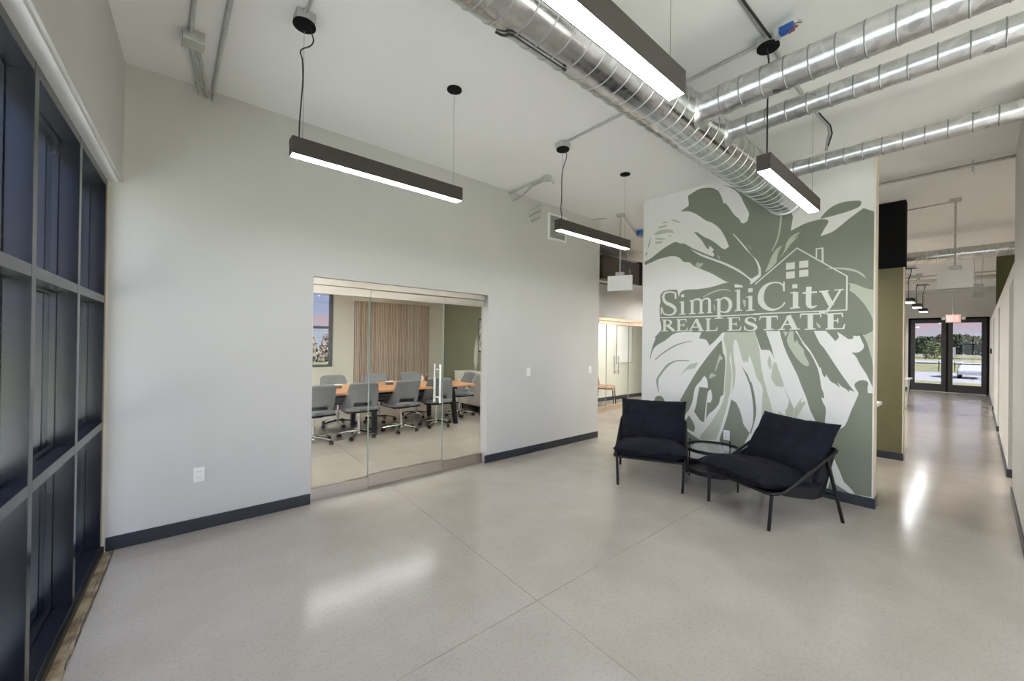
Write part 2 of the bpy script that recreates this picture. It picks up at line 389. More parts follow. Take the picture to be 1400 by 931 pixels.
# --- mural wall (free-standing) with its painted leaves and lettering
MY0, MY1 = 0.652, 3.074
S(B('wall_mural', mat('mural_white_paint', srgb(222, 221, 218), 0.55, var=0.01), None, XM, XM + .14, MY0, MY1, 0, CE))
WM = bpy.data.objects['wall_mural']
B('end_trim', TRIMW, WM, XM - .006, XM + .146, MY0 - .012, MY0, 0, CE)
baseboard('baseboard_mural', XM - .014, XM, MY0 - .012, MY1)
baseboard('baseboard_mural', XM - .014, XM + .15, MY0 - .024, MY0 - .012)
MC = {'d': mat('mural_dark_sage', srgb(121, 127, 112), 0.55, var=0.03, scale=2), 'l': mat('mural_pale_sage', srgb(180, 186, 168), 0.55),
      'w': MATS['mural_white_paint'], 'm': mat('mural_mid_sage', srgb(150, 154, 140), 0.55), 't': mat('mural_lettering_paint', srgb(214, 214, 206), 0.5)}
MURAL=[
('d',1,[3.042,2.612,3.056,2.657,2.962,2.692,2.89,2.734,2.781,2.795,2.657,2.845,2.609,2.856,2.537,2.824,2.393,2.971,2.548,3.24,2.437,3.288,2.44,3.345,2.45,3.416,2.337,3.459,2.249,3.463,2.142,3.433,2.079,3.381,2.038,3.425,1.987,3.42,1.868,3.347,1.691,3.214,1.513,3.168,1.36,3.013,1.331,2.958,1.307,2.896,1.314,2.831,1.325,2.748,1.262,2.773,1.184,2.803,1.071,2.814,1.02,2.803,0.998,2.777,1.034,2.708,1.066,2.642,0.976,2.665,0.919,2.703,0.837,2.773,0.732,2.848,0.654,2.799,0.654,1.676,0.667,1.659,0.688,1.646,0.708,1.632,0.735,1.641,0.763,1.623,0.795,1.628,0.802,1.596,0.834,1.591,0.87,1.624,0.922,1.666,0.907,1.61,0.936,1.572,0.966,1.615,1.012,1.676,1.666,1.682,1.676,1.669,2.008,1.669,2.099,1.564,2.16,1.512,2.195,1.575,2.246,1.592,2.287,1.598,2.259,1.672,2.575,1.671,2.729,1.572,2.871,1.489,2.925,1.398,2.952,1.291,2.946,1.371,2.906,1.514,2.872,1.591,2.886,1.61,2.825,1.673,2.792,1.717,2.802,1.818,2.814,1.847,2.82,2.038,2.804,2.085,2.812,2.169,2.774,2.225,2.674,2.238,2.575,2.229,2.554,2.132,2.529,2.193,2.459,2.219,2.301,2.213,2.139,2.225,1.985,2.258,1.925,2.252,1.881,2.227,1.79,2.198,1.886,2.233,1.985,2.28,2.067,2.336,2.141,2.388,2.282,2.465,2.371,2.516,2.417,2.562,2.498,2.584,2.546,2.637,2.607,2.669,2.68,2.68,2.831,2.667,2.935,2.64]),
('w',2,[2.073,3.379,2.037,3.297,2.021,3.239,2.01,3.205,1.995,3.217,1.955,3.159,1.894,3.051,1.836,2.986,1.816,2.94,1.788,2.924,1.75,2.942,1.734,3.014,1.747,3.068,1.79,3.161,1.829,3.258,1.888,3.336,1.987,3.413,2.038,3.425]),
('w',2,[2.548,3.24,2.425,3.211,2.311,3.135,2.223,3.054,2.148,3.011,2.063,2.929,2.011,2.844,1.97,2.751,1.945,2.684,1.989,2.659,2.03,2.682,2.092,2.746,2.167,2.808,2.242,2.855,2.32,2.925,2.393,2.971]),
('w',2,[2.537,2.824,2.393,2.971,2.319,2.88,2.264,2.809,2.219,2.73,2.181,2.685,2.171,2.733,2.118,2.675,2.138,2.657,2.112,2.615,2.127,2.592,2.197,2.628,2.273,2.673,2.351,2.719,2.42,2.764,2.484,2.811]),
('w',2,[2.419,2.737,2.284,2.654,2.132,2.573,1.988,2.499,1.839,2.402,1.721,2.292,1.693,2.279,1.63,2.317,1.63,2.372,1.658,2.471,1.714,2.56,1.771,2.63,1.833,2.722,1.909,2.829,1.897,2.827,1.78,2.671,1.695,2.538,1.645,2.479,1.608,2.384,1.606,2.295,1.67,2.237,1.712,2.211,1.723,2.272,1.844,2.375,1.997,2.475,2.132,2.547,2.283,2.628]),
('l',2,[1.403,2.956,1.416,2.805,1.44,2.674,1.494,2.557,1.504,2.56,1.455,2.681,1.433,2.808,1.421,2.955]),
('l',2,[2.343,2.523,2.316,2.553,2.288,2.533,2.244,2.532,2.265,2.491,2.304,2.479]),
('l',2,[1.762,2.699,1.701,2.617,1.71,2.616]),
('w',2,[2.083,2.628,2.047,2.556,2.059,2.562]),
('l',2,[1.398,2.604,1.456,2.575,1.502,2.499,1.527,2.428,1.566,2.335,1.522,2.359,1.459,2.424,1.451,2.472,1.431,2.546]),
('l',2,[1.421,2.468,1.381,2.548,1.365,2.622,1.317,2.689,1.245,2.723,1.249,2.705,1.3,2.663,1.253,2.677,1.316,2.613,1.356,2.558]),
('l',2,[1.023,2.3,0.958,2.307,0.854,2.292,0.773,2.256,0.727,2.212,0.704,2.167,0.717,2.181,0.766,2.229,0.82,2.257,0.923,2.288]),
('l',2,[0.843,2.143,0.785,2.124,0.72,2.084,0.681,2.067,0.654,2.06,0.654,1.763,0.673,1.827,0.712,1.914,0.751,1.976,0.791,2.03,0.832,2.068,0.825,2.102,0.829,2.128]),
('l',2,[2.245,2.114,2.138,2.164,2.035,2.189,1.954,2.176,1.914,2.147,1.964,2.167,2.035,2.173,2.133,2.149,2.245,2.105]),
('w',2,[1.881,2.227,1.866,2.231,1.794,2.208,1.79,2.187,1.876,2.192]),
('l',2,[1.793,2.044,1.755,2.036,1.759,1.965,1.773,1.961]),
('l',2,[2.118,2.018,2.105,1.996,2.092,1.931,2.11,1.942]),
('l',2,[1.095,1.769,1.059,1.73,1.055,1.701,1.083,1.721]),
('d',1,[1.071,2.82,1.013,2.893,0.942,2.934,0.859,2.944,0.759,2.927,0.745,2.906,0.758,2.871,0.825,2.848,0.963,2.827]),
('l',1,[2.698,3.164,2.625,3.153,2.54,3.1,2.564,3.094,2.636,3.133]),
('l',1,[2.805,3.139,2.761,3.159,2.704,3.141,2.748,3.133]),
('l',1,[2.837,3.11,2.716,3.103,2.747,3.079,2.849,3.076]),
('l',1,[2.913,3.017,2.836,3.056,2.722,3.045,2.647,3.018,2.628,2.968,2.684,2.996,2.784,2.998,2.887,2.999]),
('l',1,[2.733,2.988,2.659,2.944,2.671,2.929]),
('l',1,[2.893,2.964,2.822,2.951,2.733,2.917,2.808,2.919,2.893,2.94]),
('l',1,[2.892,2.91,2.796,2.905,2.795,2.875,2.892,2.874]),
('d',1,[2.959,2.989,2.978,2.895,3.011,2.824,2.992,2.897]),
('d',1,[3.044,2.764,3.001,2.798,3.03,2.74]),
('d',1,[2.018,1.576,2.055,1.536,2.12,1.455,2.198,1.349,2.312,1.18,2.37,1.081,2.453,0.93,2.526,0.79,2.456,0.786,2.439,0.745,2.462,0.659,2.462,0.609,2.41,0.686,2.338,0.676,2.289,0.613,2.246,0.571,2.214,0.569,2.183,0.623,2.153,0.68,2.102,0.729,2.043,0.81,2.024,0.895,1.985,0.93,1.989,0.931,1.981,1.123,1.972,1.325,1.995,1.436]),
('w',2,[2.218,1.137,2.184,1.096,2.169,0.993,2.274,0.995,2.291,0.911,2.307,0.804,2.312,0.766,2.34,0.673,2.41,0.682,2.372,0.769,2.356,0.825,2.328,0.98,2.264,1.066]),
('w',2,[2.168,0.947,2.137,0.979,2.119,0.883,2.141,0.81,2.164,0.821,2.18,0.804,2.189,0.644,2.202,0.568,2.212,0.571,2.193,0.781,2.176,0.899]),
('l',2,[2.037,1.406,1.999,1.357,2.042,1.321,2.084,1.194,2.09,1.205,2.064,1.32]),
('l',2,[2.128,1.18,2.073,1.15,2.155,1.104,2.156,1.138]),
('w',2,[2.019,1.542,1.987,1.411,1.998,1.416]),
('d',1,[2.404,0.623,2.348,0.545,2.325,0.483,2.341,0.421,2.385,0.435,2.435,0.465,2.442,0.552]),
('d',1,[2.435,0.432,2.351,0.381,2.264,0.343,2.253,0.303,2.372,0.258,2.405,0.251]),
('l',1,[1.981,1.666,1.676,1.669,1.661,1.658,1.616,1.509,1.601,1.362,1.576,1.195,1.547,1.072,1.518,0.961,1.48,0.819,1.466,0.716,1.477,0.634,1.587,0.616,1.584,0.761,1.581,0.806,1.578,0.944,1.579,1.059,1.642,1.17,1.671,1.285,1.718,1.411,1.727,1.325,1.747,1.324,1.752,1.356,1.761,1.323,1.781,1.333,1.829,1.506,1.855,1.582,1.875,1.577,1.887,1.505,1.878,1.351,1.86,1.242,1.865,1.087,1.892,0.973,1.889,1.086,1.892,1.218,1.906,1.35,1.915,1.449,1.925,1.349,1.903,1.217,1.903,1.084,1.916,0.961,1.927,0.916,1.954,0.77,2.01,0.556,2.073,0.38,2.233,0.344,2.265,0.354,2.254,0.399,2.172,0.509,2.091,0.647,2.013,0.803,1.971,0.952,1.979,0.966,1.97,1.168,1.959,1.347,1.968,1.47,1.996,1.593]),
('d',1,[1.793,1.28,1.73,1.185,1.698,1.096,1.689,1.107,1.675,1.05,1.655,0.956,1.637,0.798,1.637,0.802,1.644,0.704,1.687,0.521,1.7,0.524,1.67,0.651,1.667,0.794,1.681,0.932,1.705,1.058,1.75,1.183]),
('d',1,[1.899,0.88,1.847,0.848,1.816,0.774,1.822,0.817,1.783,0.683,1.764,0.607,1.7,0.524,1.78,0.336,2.008,0.351,2.028,0.388,1.981,0.551,1.934,0.732,1.902,0.888]),
('d',1,[1.666,1.684,1.552,1.683,1.533,1.625,1.496,1.511,1.463,1.368,1.486,1.429,1.514,1.47,1.597,1.473,1.617,1.541]),
('l',1,[1.513,1.418,1.494,1.346,1.489,1.284,1.507,1.252,1.531,1.334]),
('l',1,[1.471,1.342,1.444,1.328,1.421,1.247,1.385,1.148,1.371,1.088,1.389,1.071,1.446,1.081,1.488,1.15,1.493,1.201]),
('l',1,[1.383,1.107,1.327,0.971,1.277,0.852,1.284,0.845,1.333,0.961]),
('l',1,[1.329,0.956,1.305,0.904,1.281,0.846,1.281,0.828,1.296,0.706,1.313,0.67,1.412,0.692,1.449,0.714,1.45,0.77,1.409,0.73,1.422,0.812,1.349,0.762,1.357,0.825,1.338,0.86,1.323,0.954]),
('l',1,[1.201,0.995,1.221,0.924,1.179,0.949,1.176,0.927,1.23,0.821,1.28,0.722,1.277,0.828,1.264,0.883]),
('d',1,[1.416,1.681,1.398,1.595,1.362,1.473,1.309,1.344,1.249,1.208,1.215,1.102,1.173,0.989,1.139,0.865,1.095,0.763,1.052,0.655,1.016,0.661,1.012,0.776,1.007,0.89,1.028,0.951,1.025,0.929,1.045,1.003,1.022,0.991,1.026,1.043,1.046,1.108,1.059,1.202,1.071,1.269,1.103,1.363,1.144,1.449,1.202,1.536,1.244,1.625,1.278,1.68]),
('l',2,[1.325,1.675,1.291,1.675,1.286,1.585,1.277,1.56,1.252,1.585,1.243,1.545,1.201,1.487,1.189,1.428,1.151,1.342,1.159,1.312,1.192,1.32,1.25,1.377,1.31,1.474,1.35,1.574]),
('l',2,[1.386,1.671,1.338,1.67,1.363,1.615]),
('d',1,[1.261,1.679,1.114,1.678,1.066,1.557,1.026,1.5,0.949,1.361,0.889,1.252,0.83,1.155,0.783,1.082,0.826,1.1,0.822,1.073,0.848,1.103,0.888,1.131,0.918,1.171,0.895,1.112,0.932,1.146,0.97,1.171,1.009,1.239,1.012,1.206,1.036,1.233,1.052,1.308,1.06,1.298,1.088,1.364,1.144,1.478,1.21,1.575]),
('d',1,[0.811,1.463,0.762,1.465,0.727,1.497,0.719,1.533,0.735,1.578,0.756,1.646,0.732,1.646,0.694,1.552,0.673,1.454,0.654,1.357,0.654,1.145,0.655,1.144,0.677,1.204,0.705,1.273,0.747,1.352,0.776,1.423]),
('l',1,[0.732,1.637,0.708,1.63,0.681,1.643,0.654,1.676,0.654,1.357,0.673,1.454,0.694,1.552]),
('d',1,[0.787,1.15,0.767,1.183,0.732,1.201,0.698,1.198,0.684,1.177,0.69,1.131,0.687,1.083,0.654,1.083,0.654,0.107,0.771,0.098,0.819,0.159,0.858,0.197,0.887,0.276,0.938,0.413,0.959,0.533,0.901,0.694,0.852,0.751,0.806,0.905,0.755,1.057,0.8,0.957,0.759,1.053,0.759,1.084,0.78,1.123]),
('d',1,[0.966,0.181,0.906,0.147,0.818,0.098,0.985,0.098]),
('d',1,[2.882,0.748,2.869,0.8,2.814,0.828,2.76,0.812,2.726,0.754,2.881,0.722]),
('m',1,[2.878,1.316,2.754,1.418,2.573,1.523,2.376,1.571,2.376,1.563,2.56,1.508,2.747,1.4,2.872,1.3]),
('m',1,[2.397,1.308,2.57,1.298,2.685,1.231,2.777,1.119,2.824,1.033,2.815,0.876,2.828,0.881,2.858,1.03,2.804,1.129,2.706,1.252,2.57,1.315,2.409,1.319]),
('l',1,[2.295,1.298,2.336,1.226,2.432,1.196,2.53,1.123,2.469,1.194,2.396,1.27])]
GLYPH=[
[([2.6,2.112,2.604,2.182,2.637,2.202,2.693,2.209,2.751,2.194,2.767,2.136,2.734,2.074,2.666,2.038,2.61,1.997,2.598,1.955,2.628,1.916,2.689,1.907,2.758,1.93,2.79,2.007],[0.0079,0.0092,0.0092,0.0093,0.0147,0.0174,0.02,0.0225,0.021,0.017,0.0131,0.0093,0.0094,0.0081]),([2.595,2.198,2.591,2.117],[0.0052,0.0091]),([2.792,2.013,2.793,1.912],[0.0094,0.0054])],
[([2.504,2.067,2.502,1.911],[0.0194,0.0194]),([2.547,1.909,2.459,1.911],[0.0065,0.0064]),([2.542,2.061,2.488,2.069],[0.0052,0.0077]),([2.503,2.161,2.502,2.128],[0.0194,0.0194]),([2.519,2.146,2.486,2.144],[0.0181,0.018])],
[([2.377,2.079,2.375,1.913],[0.0177,0.0177]),([2.266,2.072,2.264,1.914],[0.0174,0.0174]),([2.164,2.07,2.162,1.914],[0.0172,0.0172]),([2.377,2.051,2.349,2.08,2.31,2.088,2.275,2.074,2.264,2.049],[0.0063,0.0088,0.0113,0.015,0.0162]),([2.26,2.049,2.233,2.08,2.201,2.089,2.171,2.076,2.161,2.048],[0.0062,0.0087,0.0111,0.0147,0.0159]),([2.415,1.909,2.333,1.911],[0.0064,0.0063]),([2.299,1.911,2.226,1.912],[0.0063,0.0062]),([2.194,1.912,2.13,1.913],[0.0062,0.0061]),([2.417,2.068,2.375,2.081],[0.0051,0.0076])],
[([2.054,2.073,2.052,1.843],[0.0193,0.0193]),([2.044,2.051,2.008,2.08,1.963,2.072,1.928,2.027,1.924,1.975,1.947,1.923,1.991,1.91,2.037,1.923],[0.0072,0.0084,0.0143,0.0201,0.0201,0.0154,0.0084,0.0072]),([2.098,1.839,2.003,1.841],[0.0061,0.006]),([2.097,2.06,2.052,2.076],[0.0049,0.0072])],
[([1.837,2.164,1.834,1.926],[0.0187,0.0187]),([1.875,1.922,1.793,1.924],[0.0059,0.0058]),([1.877,2.151,1.835,2.162],[0.0047,0.007])],
[([1.709,2.082,1.708,1.924],[0.0194,0.0194]),([1.751,1.917,1.664,1.92],[0.0058,0.0057]),([1.755,2.067,1.707,2.08],[0.0046,0.0069]),([1.71,2.167,1.71,2.126],[0.0229,0.0229]),([1.728,2.149,1.692,2.146],[0.0229,0.0228])],
[([1.381,2.111,1.39,2.169,1.427,2.202,1.482,2.21,1.538,2.193,1.581,2.148,1.603,2.076,1.598,2.006,1.562,1.949,1.505,1.916,1.45,1.918,1.4,1.945,1.37,1.986],[0.0076,0.0065,0.0065,0.0077,0.0144,0.0246,0.0303,0.0303,0.0245,0.0144,0.0088,0.0065,0.0076]),([1.382,2.21,1.379,2.106],[0.0076,0.0065])],
[([1.275,2.09,1.274,1.926],[0.0244,0.0244]),([1.324,1.921,1.233,1.925],[0.007,0.0068]),([1.325,2.081,1.278,2.09],[0.0054,0.0074]),([1.282,2.171,1.281,2.131],[0.0234,0.0234]),([1.3,2.152,1.262,2.151],[0.0224,0.0222])],
[([1.159,2.135,1.16,1.977,1.152,1.935,1.127,1.92,1.09,1.936],[0.0239,0.0239,0.0208,0.0114,0.0051]),([1.211,2.073,1.089,2.074],[0.0089,0.0087])],
[([1.032,2.078,0.97,1.929],[0.0234,0.0231]),([0.9,2.079,0.97,1.933,1.012,1.861],[0.0089,0.009,0.0122]),([1.067,1.869,1.018,1.858],[0.0133,0.0101]),([1.071,2.076,0.992,2.078],[0.0061,0.0061]),([0.948,2.081,0.874,2.082],[0.006,0.0059])],
[([2.81,1.874,2.042,1.867,1.603,1.869],[0.0074,0.0066,0.0062]),([1.677,1.875,0.849,1.878],[0.0063,0.0059])],
[([1.664,2.209,1.268,2.552],[0.0062,0.0058]),([1.268,2.555,0.85,2.209],[0.0058,0.0054]),([0.85,2.212,0.851,1.876],[0.0064,0.0064])],
[([1.097,2.424,1.098,2.52],[0.0062,0.0062]),([1.103,2.517,1.041,2.518],[0.0062,0.0061]),([1.047,2.517,1.045,2.376],[0.0076,0.0076])],
[([1.363,2.372,1.283,2.371],[0.0367,0.0362])],
[([1.245,2.375,1.165,2.374],[0.0359,0.0354])],
[([1.362,2.275,1.283,2.276],[0.0367,0.0362])],
[([1.244,2.28,1.164,2.28],[0.0359,0.0354])],
[([2.746,1.842,2.744,1.698],[0.0184,0.0184]),([2.746,1.839,2.686,1.836,2.656,1.808,2.679,1.774,2.739,1.771],[0.0064,0.007,0.0182,0.0084,0.0064]),([2.708,1.771,2.613,1.696],[0.0169,0.0181]),([2.787,1.694,2.698,1.696],[0.0064,0.0063]),([2.784,1.843,2.733,1.843],[0.0064,0.0064]),([2.633,1.693,2.598,1.695],[0.0063,0.0062])],
[([2.549,1.838,2.547,1.696],[0.0179,0.0179]),([2.583,1.839,2.452,1.841],[0.0062,0.0061]),([2.454,1.842,2.451,1.806],[0.0054,0.0054]),([2.544,1.768,2.482,1.769],[0.0062,0.0061]),([2.482,1.787,2.481,1.749],[0.0055,0.0055]),([2.588,1.693,2.438,1.696],[0.0062,0.0061]),([2.446,1.696,2.432,1.736],[0.0081,0.0041])],
[([2.322,1.838,2.401,1.695],[0.008,0.0081]),([2.324,1.838,2.259,1.695],[0.0187,0.0198]),([2.375,1.739,2.285,1.741],[0.006,0.006]),([2.432,1.691,2.365,1.693],[0.0061,0.006]),([2.3,1.692,2.227,1.695],[0.006,0.0059])],
[([2.178,1.833,2.177,1.694],[0.017,0.017]),([2.209,1.836,2.145,1.837],[0.0059,0.0058]),([2.207,1.691,2.073,1.695],[0.0059,0.0058]),([2.079,1.695,2.066,1.735],[0.0077,0.0038])],
[([1.92,1.835,1.918,1.695],[0.0188,0.0188]),([1.956,1.839,1.822,1.839],[0.0057,0.0056]),([1.825,1.839,1.819,1.803],[0.0062,0.0049]),([1.914,1.765,1.857,1.767],[0.0056,0.0056]),([1.857,1.786,1.857,1.745],[0.0056,0.0056]),([1.955,1.691,1.807,1.696],[0.0057,0.0055]),([1.815,1.696,1.802,1.737],[0.0086,0.0037])],
[([1.657,1.794,1.669,1.823,1.712,1.836,1.749,1.818,1.746,1.788,1.707,1.765,1.663,1.743,1.65,1.716,1.677,1.692,1.721,1.688,1.755,1.704,1.766,1.737],[0.0048,0.006,0.0061,0.011,0.0159,0.0182,0.018,0.0144,0.0084,0.0061,0.0061,0.0049]),([1.657,1.833,1.655,1.791],[0.0036,0.0048]),([1.768,1.74,1.768,1.689],[0.0049,0.0037])],
[([1.61,1.839,1.44,1.839],[0.0083,0.0081]),([1.607,1.839,1.612,1.803],[0.0072,0.0036]),([1.443,1.839,1.439,1.804],[0.007,0.0035]),([1.523,1.839,1.522,1.698],[0.0235,0.0235]),([1.573,1.695,1.472,1.699],[0.0059,0.0058])],
[([1.333,1.843,1.403,1.699],[0.0085,0.0086]),([1.338,1.843,1.278,1.699],[0.0228,0.0237]),([1.377,1.749,1.3,1.751],[0.0063,0.0062]),([1.432,1.695,1.368,1.697],[0.0058,0.0057]),([1.325,1.696,1.232,1.699],[0.0057,0.0056])],
[([1.229,1.852,1.056,1.851],[0.0078,0.0076]),([1.227,1.852,1.231,1.813],[0.0067,0.0034]),([1.059,1.852,1.055,1.812],[0.0065,0.0032]),([1.144,1.852,1.142,1.697],[0.0231,0.0231]),([1.191,1.693,1.097,1.697],[0.0055,0.0055])],
[([0.976,1.845,0.975,1.7],[0.0235,0.0235]),([1.018,1.845,0.883,1.847],[0.0059,0.0058]),([0.886,1.847,0.88,1.808],[0.0073,0.0042]),([0.968,1.775,0.919,1.777],[0.0059,0.0058]),([0.919,1.798,0.918,1.753],[0.0058,0.0048]),([1.016,1.694,0.867,1.697],[0.0059,0.0058]),([0.874,1.697,0.864,1.742],[0.0084,0.0037])]]

def smooth_poly(pts):
    n = len(pts); V = [Vector(p) for p in pts]; out = []
    def corner(i):
        a = V[i] - V[i - 1]; b = V[(i + 1) % n] - V[i]
        return a.length < 1e-6 or b.length < 1e-6 or a.angle(b) > math.radians(48)
    for i in range(n):
        p1, p2 = V[i], V[(i + 1) % n]
        p0 = V[i - 1] if not corner(i) else p1 - (p2 - p1); p3 = V[(i + 2) % n] if not corner((i + 1) % n) else p2 + (p2 - p1)
        k = 3 if (p2 - p1).length > 0.03 else 1
        for j in range(k):
            t = j / k
            q = 0.5 * ((2 * p1) + (p2 - p0) * t + (2 * p0 - 5 * p1 + 4 * p2 - p3) * t * t + (3 * p1 - p0 - 3 * p2 + p3) * t ** 3)
            out.append((min(max(q.x, MY0), MY1), max(q.y, 0.0)))
    return out
def paint_patch(name, polys, m, layer):
    x = XM - 0.0006 * layer; mb = MB()
    for pl in polys:
        vs, es, fs, *_ = delaunay_2d_cdt([Vector(p) for p in pl], [], [list(range(len(pl)))], 1, 1e-5)
        mb.add([(x, v.x, v.y) for v in vs], [tuple(f) for f in fs])
    return mb.build(name, m, WM, fix=False)
for c, l, flat in MURAL:
    paint_patch('painted_leaf', [smooth_poly([(flat[i], flat[i + 1]) for i in range(0, len(flat), 2)])], MC[c], l)
def stroke_poly(flat, ws):
    pts = [Vector((flat[i], flat[i + 1])) for i in range(0, len(flat), 2)]
    if len(pts) > 3:                       # smooth the path
        q = []; w2 = []
        for i in range(len(pts) - 1):
            p0, p1, p2, p3 = pts[max(i - 1, 0)], pts[i], pts[i + 1], pts[min(i + 2, len(pts) - 1)]
            for j in range(4):
                t = j / 4; q.append(0.5 * ((2 * p1) + (p2 - p0) * t + (2 * p0 - 5 * p1 + 4 * p2 - p3) * t * t + (3 * p1 - p0 - 3 * p2 + p3) * t ** 3)); w2.append(ws[i] * (1 - t) + ws[i + 1] * t)
        q.append(pts[-1]); w2.append(ws[-1]); pts, ws = q, w2
    L, Rr = [], []
    for i, p in enumerate(pts):
        d = (pts[min(i + 1, len(pts) - 1)] - pts[max(i - 1, 0)]).normalized(); n = Vector((-d.y, d.x))
        L.append(p + n * ws[i]); Rr.append(p - n * ws[i])
    return L, Rr
def glyph(name, strokes, layer):
    mb = MB()
    for k, (flat, ws) in enumerate(strokes):
        L, Rr = stroke_poly(flat, ws); x = XM - 0.0006 * layer - 0.00008 * k
        n = len(L); mb.add([(x, p.x, p.y) for p in L] + [(x, p.x, p.y) for p in Rr], [(i, i + 1, n + i + 1, n + i) for i in range(n - 1)])
    o = mb.build(name, MC['t'], WM, fix=False)
    return o
for i, gl in enumerate(GLYPH):
    nm = 'painted_letter' if (i < 10 or i >= 17) else ('painted_underline' if i == 10 else 'painted_house_outline' if i == 11 else 'painted_chimney' if i == 12 else 'painted_window')
    glyph(nm, gl, 4)

# --- column wall behind the mural: olive below, black band above
S(B('wall_column', OLIVE, None, 7.54, 7.70, 0.668, 2.9, 0, CE))
WC = bpy.data.objects['wall_column']
B('black_band', MATTE, WC, 7.525, 7.54, 0.662, 2.9, 2.60, CE)
B('end_trim', TRIMW, WC, 7.534, 7.706, 0.658, 0.668, 0, 2.60)
B('black_end_band', MATTE, WC, 7.525, 7.706, 0.650, 0.662, 2.60, CE)
baseboard('baseboard_column', 7.526, 7.54, 0.656, 2.9)

# --- right wall: full height near the lounge, lower further down the hall, with door openings
S(weld(wall_with_holes('x', YR - .14, YR, 4.75, 6.52, 0, CE, []).build('wall_right', PAINT)))
S(weld(wall_with_holes('x', YR - .14, YR, 6.521, XE, 0, 2.41, [(6.66, 7.60, 0, 2.25), (10.75, 11.65, 0, 2.25), (14.6, 15.5, 0, 2.25)]).build('wall_right', PAINT)))
for a, b in ((4.75, 6.659), (7.60, 10.749), (11.65, 14.599), (15.5, XE - .01)):
    o = MB().box(a - .0 if a == 4.75 else a - .008, b, YR, YR + .011, 0, .098)
    if a != 4.75: o.box(a - .008, a - .0005, YR - .14, YR, 0, .098)
    S(o.build('baseboard_right', BASEB))
S(B('wall_upper_green', DKGREEN, None, 13.3, 13.42, YS, YR - .001, 2.2, CE))
S(B('wall_south', PAINT, None, 4.76, XE + .2, YS - .12, YS, 0, CE))
S(B('wall_lounge_return', PAINT, None, 4.75, 4.88, YS, YR - .141, 0, CE))
# unseen storefront behind the viewer, added to let in daylight and sun
S(B('wall_rear', PAINT, None, wline(YS) - .2, 4.75, YS - .17, YS + .02, 2.63, CE))
W3 = struct_root('window_added')
rx = [4.75 - .76 * i for i in range(8)]
for x in rx: B('mullion', ALUM, W3, x - .026, x + .026, YS - .16, YS, 0, 2.63)
for i in range(7):
    for z0, z1 in ((0, .055), (.876, .926), (1.755, 1.805), (2.58, 2.63)): B('rail', ALUM, W3, rx[i + 1] + .026, rx[i] - .026, YS - .16, YS, z0, z1)
    for z0, z1 in Z_ROWS: B('pane', GLASSW, W3, rx[i + 1] + .026, rx[i] - .026, YS - .09, YS - .07, z0, z1)

# --- far end wall with the double entrance door
EY0, EY1, EZ = -0.232, 1.66, 2.56
S(weld(wall_with_holes('y', XE, XE + .2, YR - .14, YB + .2, 0, CE, [(EY0, EY1, 0, EZ)]).build('wall_end', PAINT)))
baseboard('baseboard_end', XE - .011, XE, EY1 + .01, 5.3)
D1 = struct_root('door_1')
dx0, dx1 = XE + .02, XE + .14
for y0, y1, z0, z1 in ((EY0, EY0 + .06, 0, EZ), (EY1 - .06, EY1, 0, EZ), (EY0 + .06, EY1 - .06, EZ - .06, EZ), (.685, .735, 0, EZ - .06)):
    B('door_frame', MATTE, D1, dx0, dx1, y0, y1, z0, z1)
DFR = mat('black_door_frame', srgb(40, 40, 42), 0.45)
B('threshold', STEEL, D1, dx0 - .01, dx1, EY0 + .0605, EY1 - .0605, 0.0, .012)
for y0, y1, hs in ((EY0 + .0605, .6845, 1), (.7355, EY1 - .0605, -1)):
    lf = MB()
    for q in ((y0, y0 + .11, .0125, EZ - .0605), (y1 - .11, y1, .0125, EZ - .0605), (y0 + .11, y1 - .11, .0125, .27), (y0 + .11, y1 - .11, EZ - .185, EZ - .0605)): lf.box(dx0 + .02, dx0 + .065, *q)
    leaf = lf.build('door_leaf', DFR, D1)
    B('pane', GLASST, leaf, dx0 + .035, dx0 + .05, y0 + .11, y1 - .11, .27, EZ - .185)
    yc = y1 - .16 if hs > 0 else y0 + .16
    MB().tube([(dx0 - .03, y0 + .12, .98), (dx0 - .03, y1 - .12, .98)], .016).build('push_bar', BLACK, leaf, smooth=True)
    MB().tube([(dx0 - .01, yc, .72), (dx0 - .045, yc, .74), (dx0 - .045, yc, 1.03), (dx0 - .01, yc, 1.05)], .012).build('pull_handle', BLACK, leaf, smooth=True)

# --- conference room shell
SAGEW = mat('conference_wall_paint', srgb(222, 220, 208), 0.6)
S(weld(wall_with_holes('x', YB, YB + .18, -1.2, 5.72, 0, CE, [(1.30, 2.865, .93, 2.75)]).build('wall_conference_back', SAGEW)))
S(B('wall_conference_side', SAGE, None, 5.60, 5.72, 4.42, YB, 0, CE))
S(B('wall_conference_left', SAGEW, None, -.62, -.5, YW + .14, YB, 0, CE))
baseboard('baseboard_conference', -.5, 5.6, YB - .011, YB); baseboard('baseboard_conference', 5.589, 5.6, 4.45, YB - .012)
W2 = struct_root('window_2')
for x0, x1, z0, z1 in ((1.30, 1.35, .93, 2.75), (2.80, 2.865, .93, 2.75), (1.35, 2.80, .93, .985), (1.35, 2.80, 1.755, 1.81), (1.35, 2.80, 2.70, 2.75)):
    B('window_frame', mat('slate_window_frame', srgb(74, 82, 88), 0.4), W2, x0, x1, YB + .05, YB + .12, z0, z1)
for z0, z1 in ((.985, 1.755), (1.81, 2.70)): B('pane', GLASST, W2, 1.35, 2.80, YB + .08, YB + .09, z0, z1)
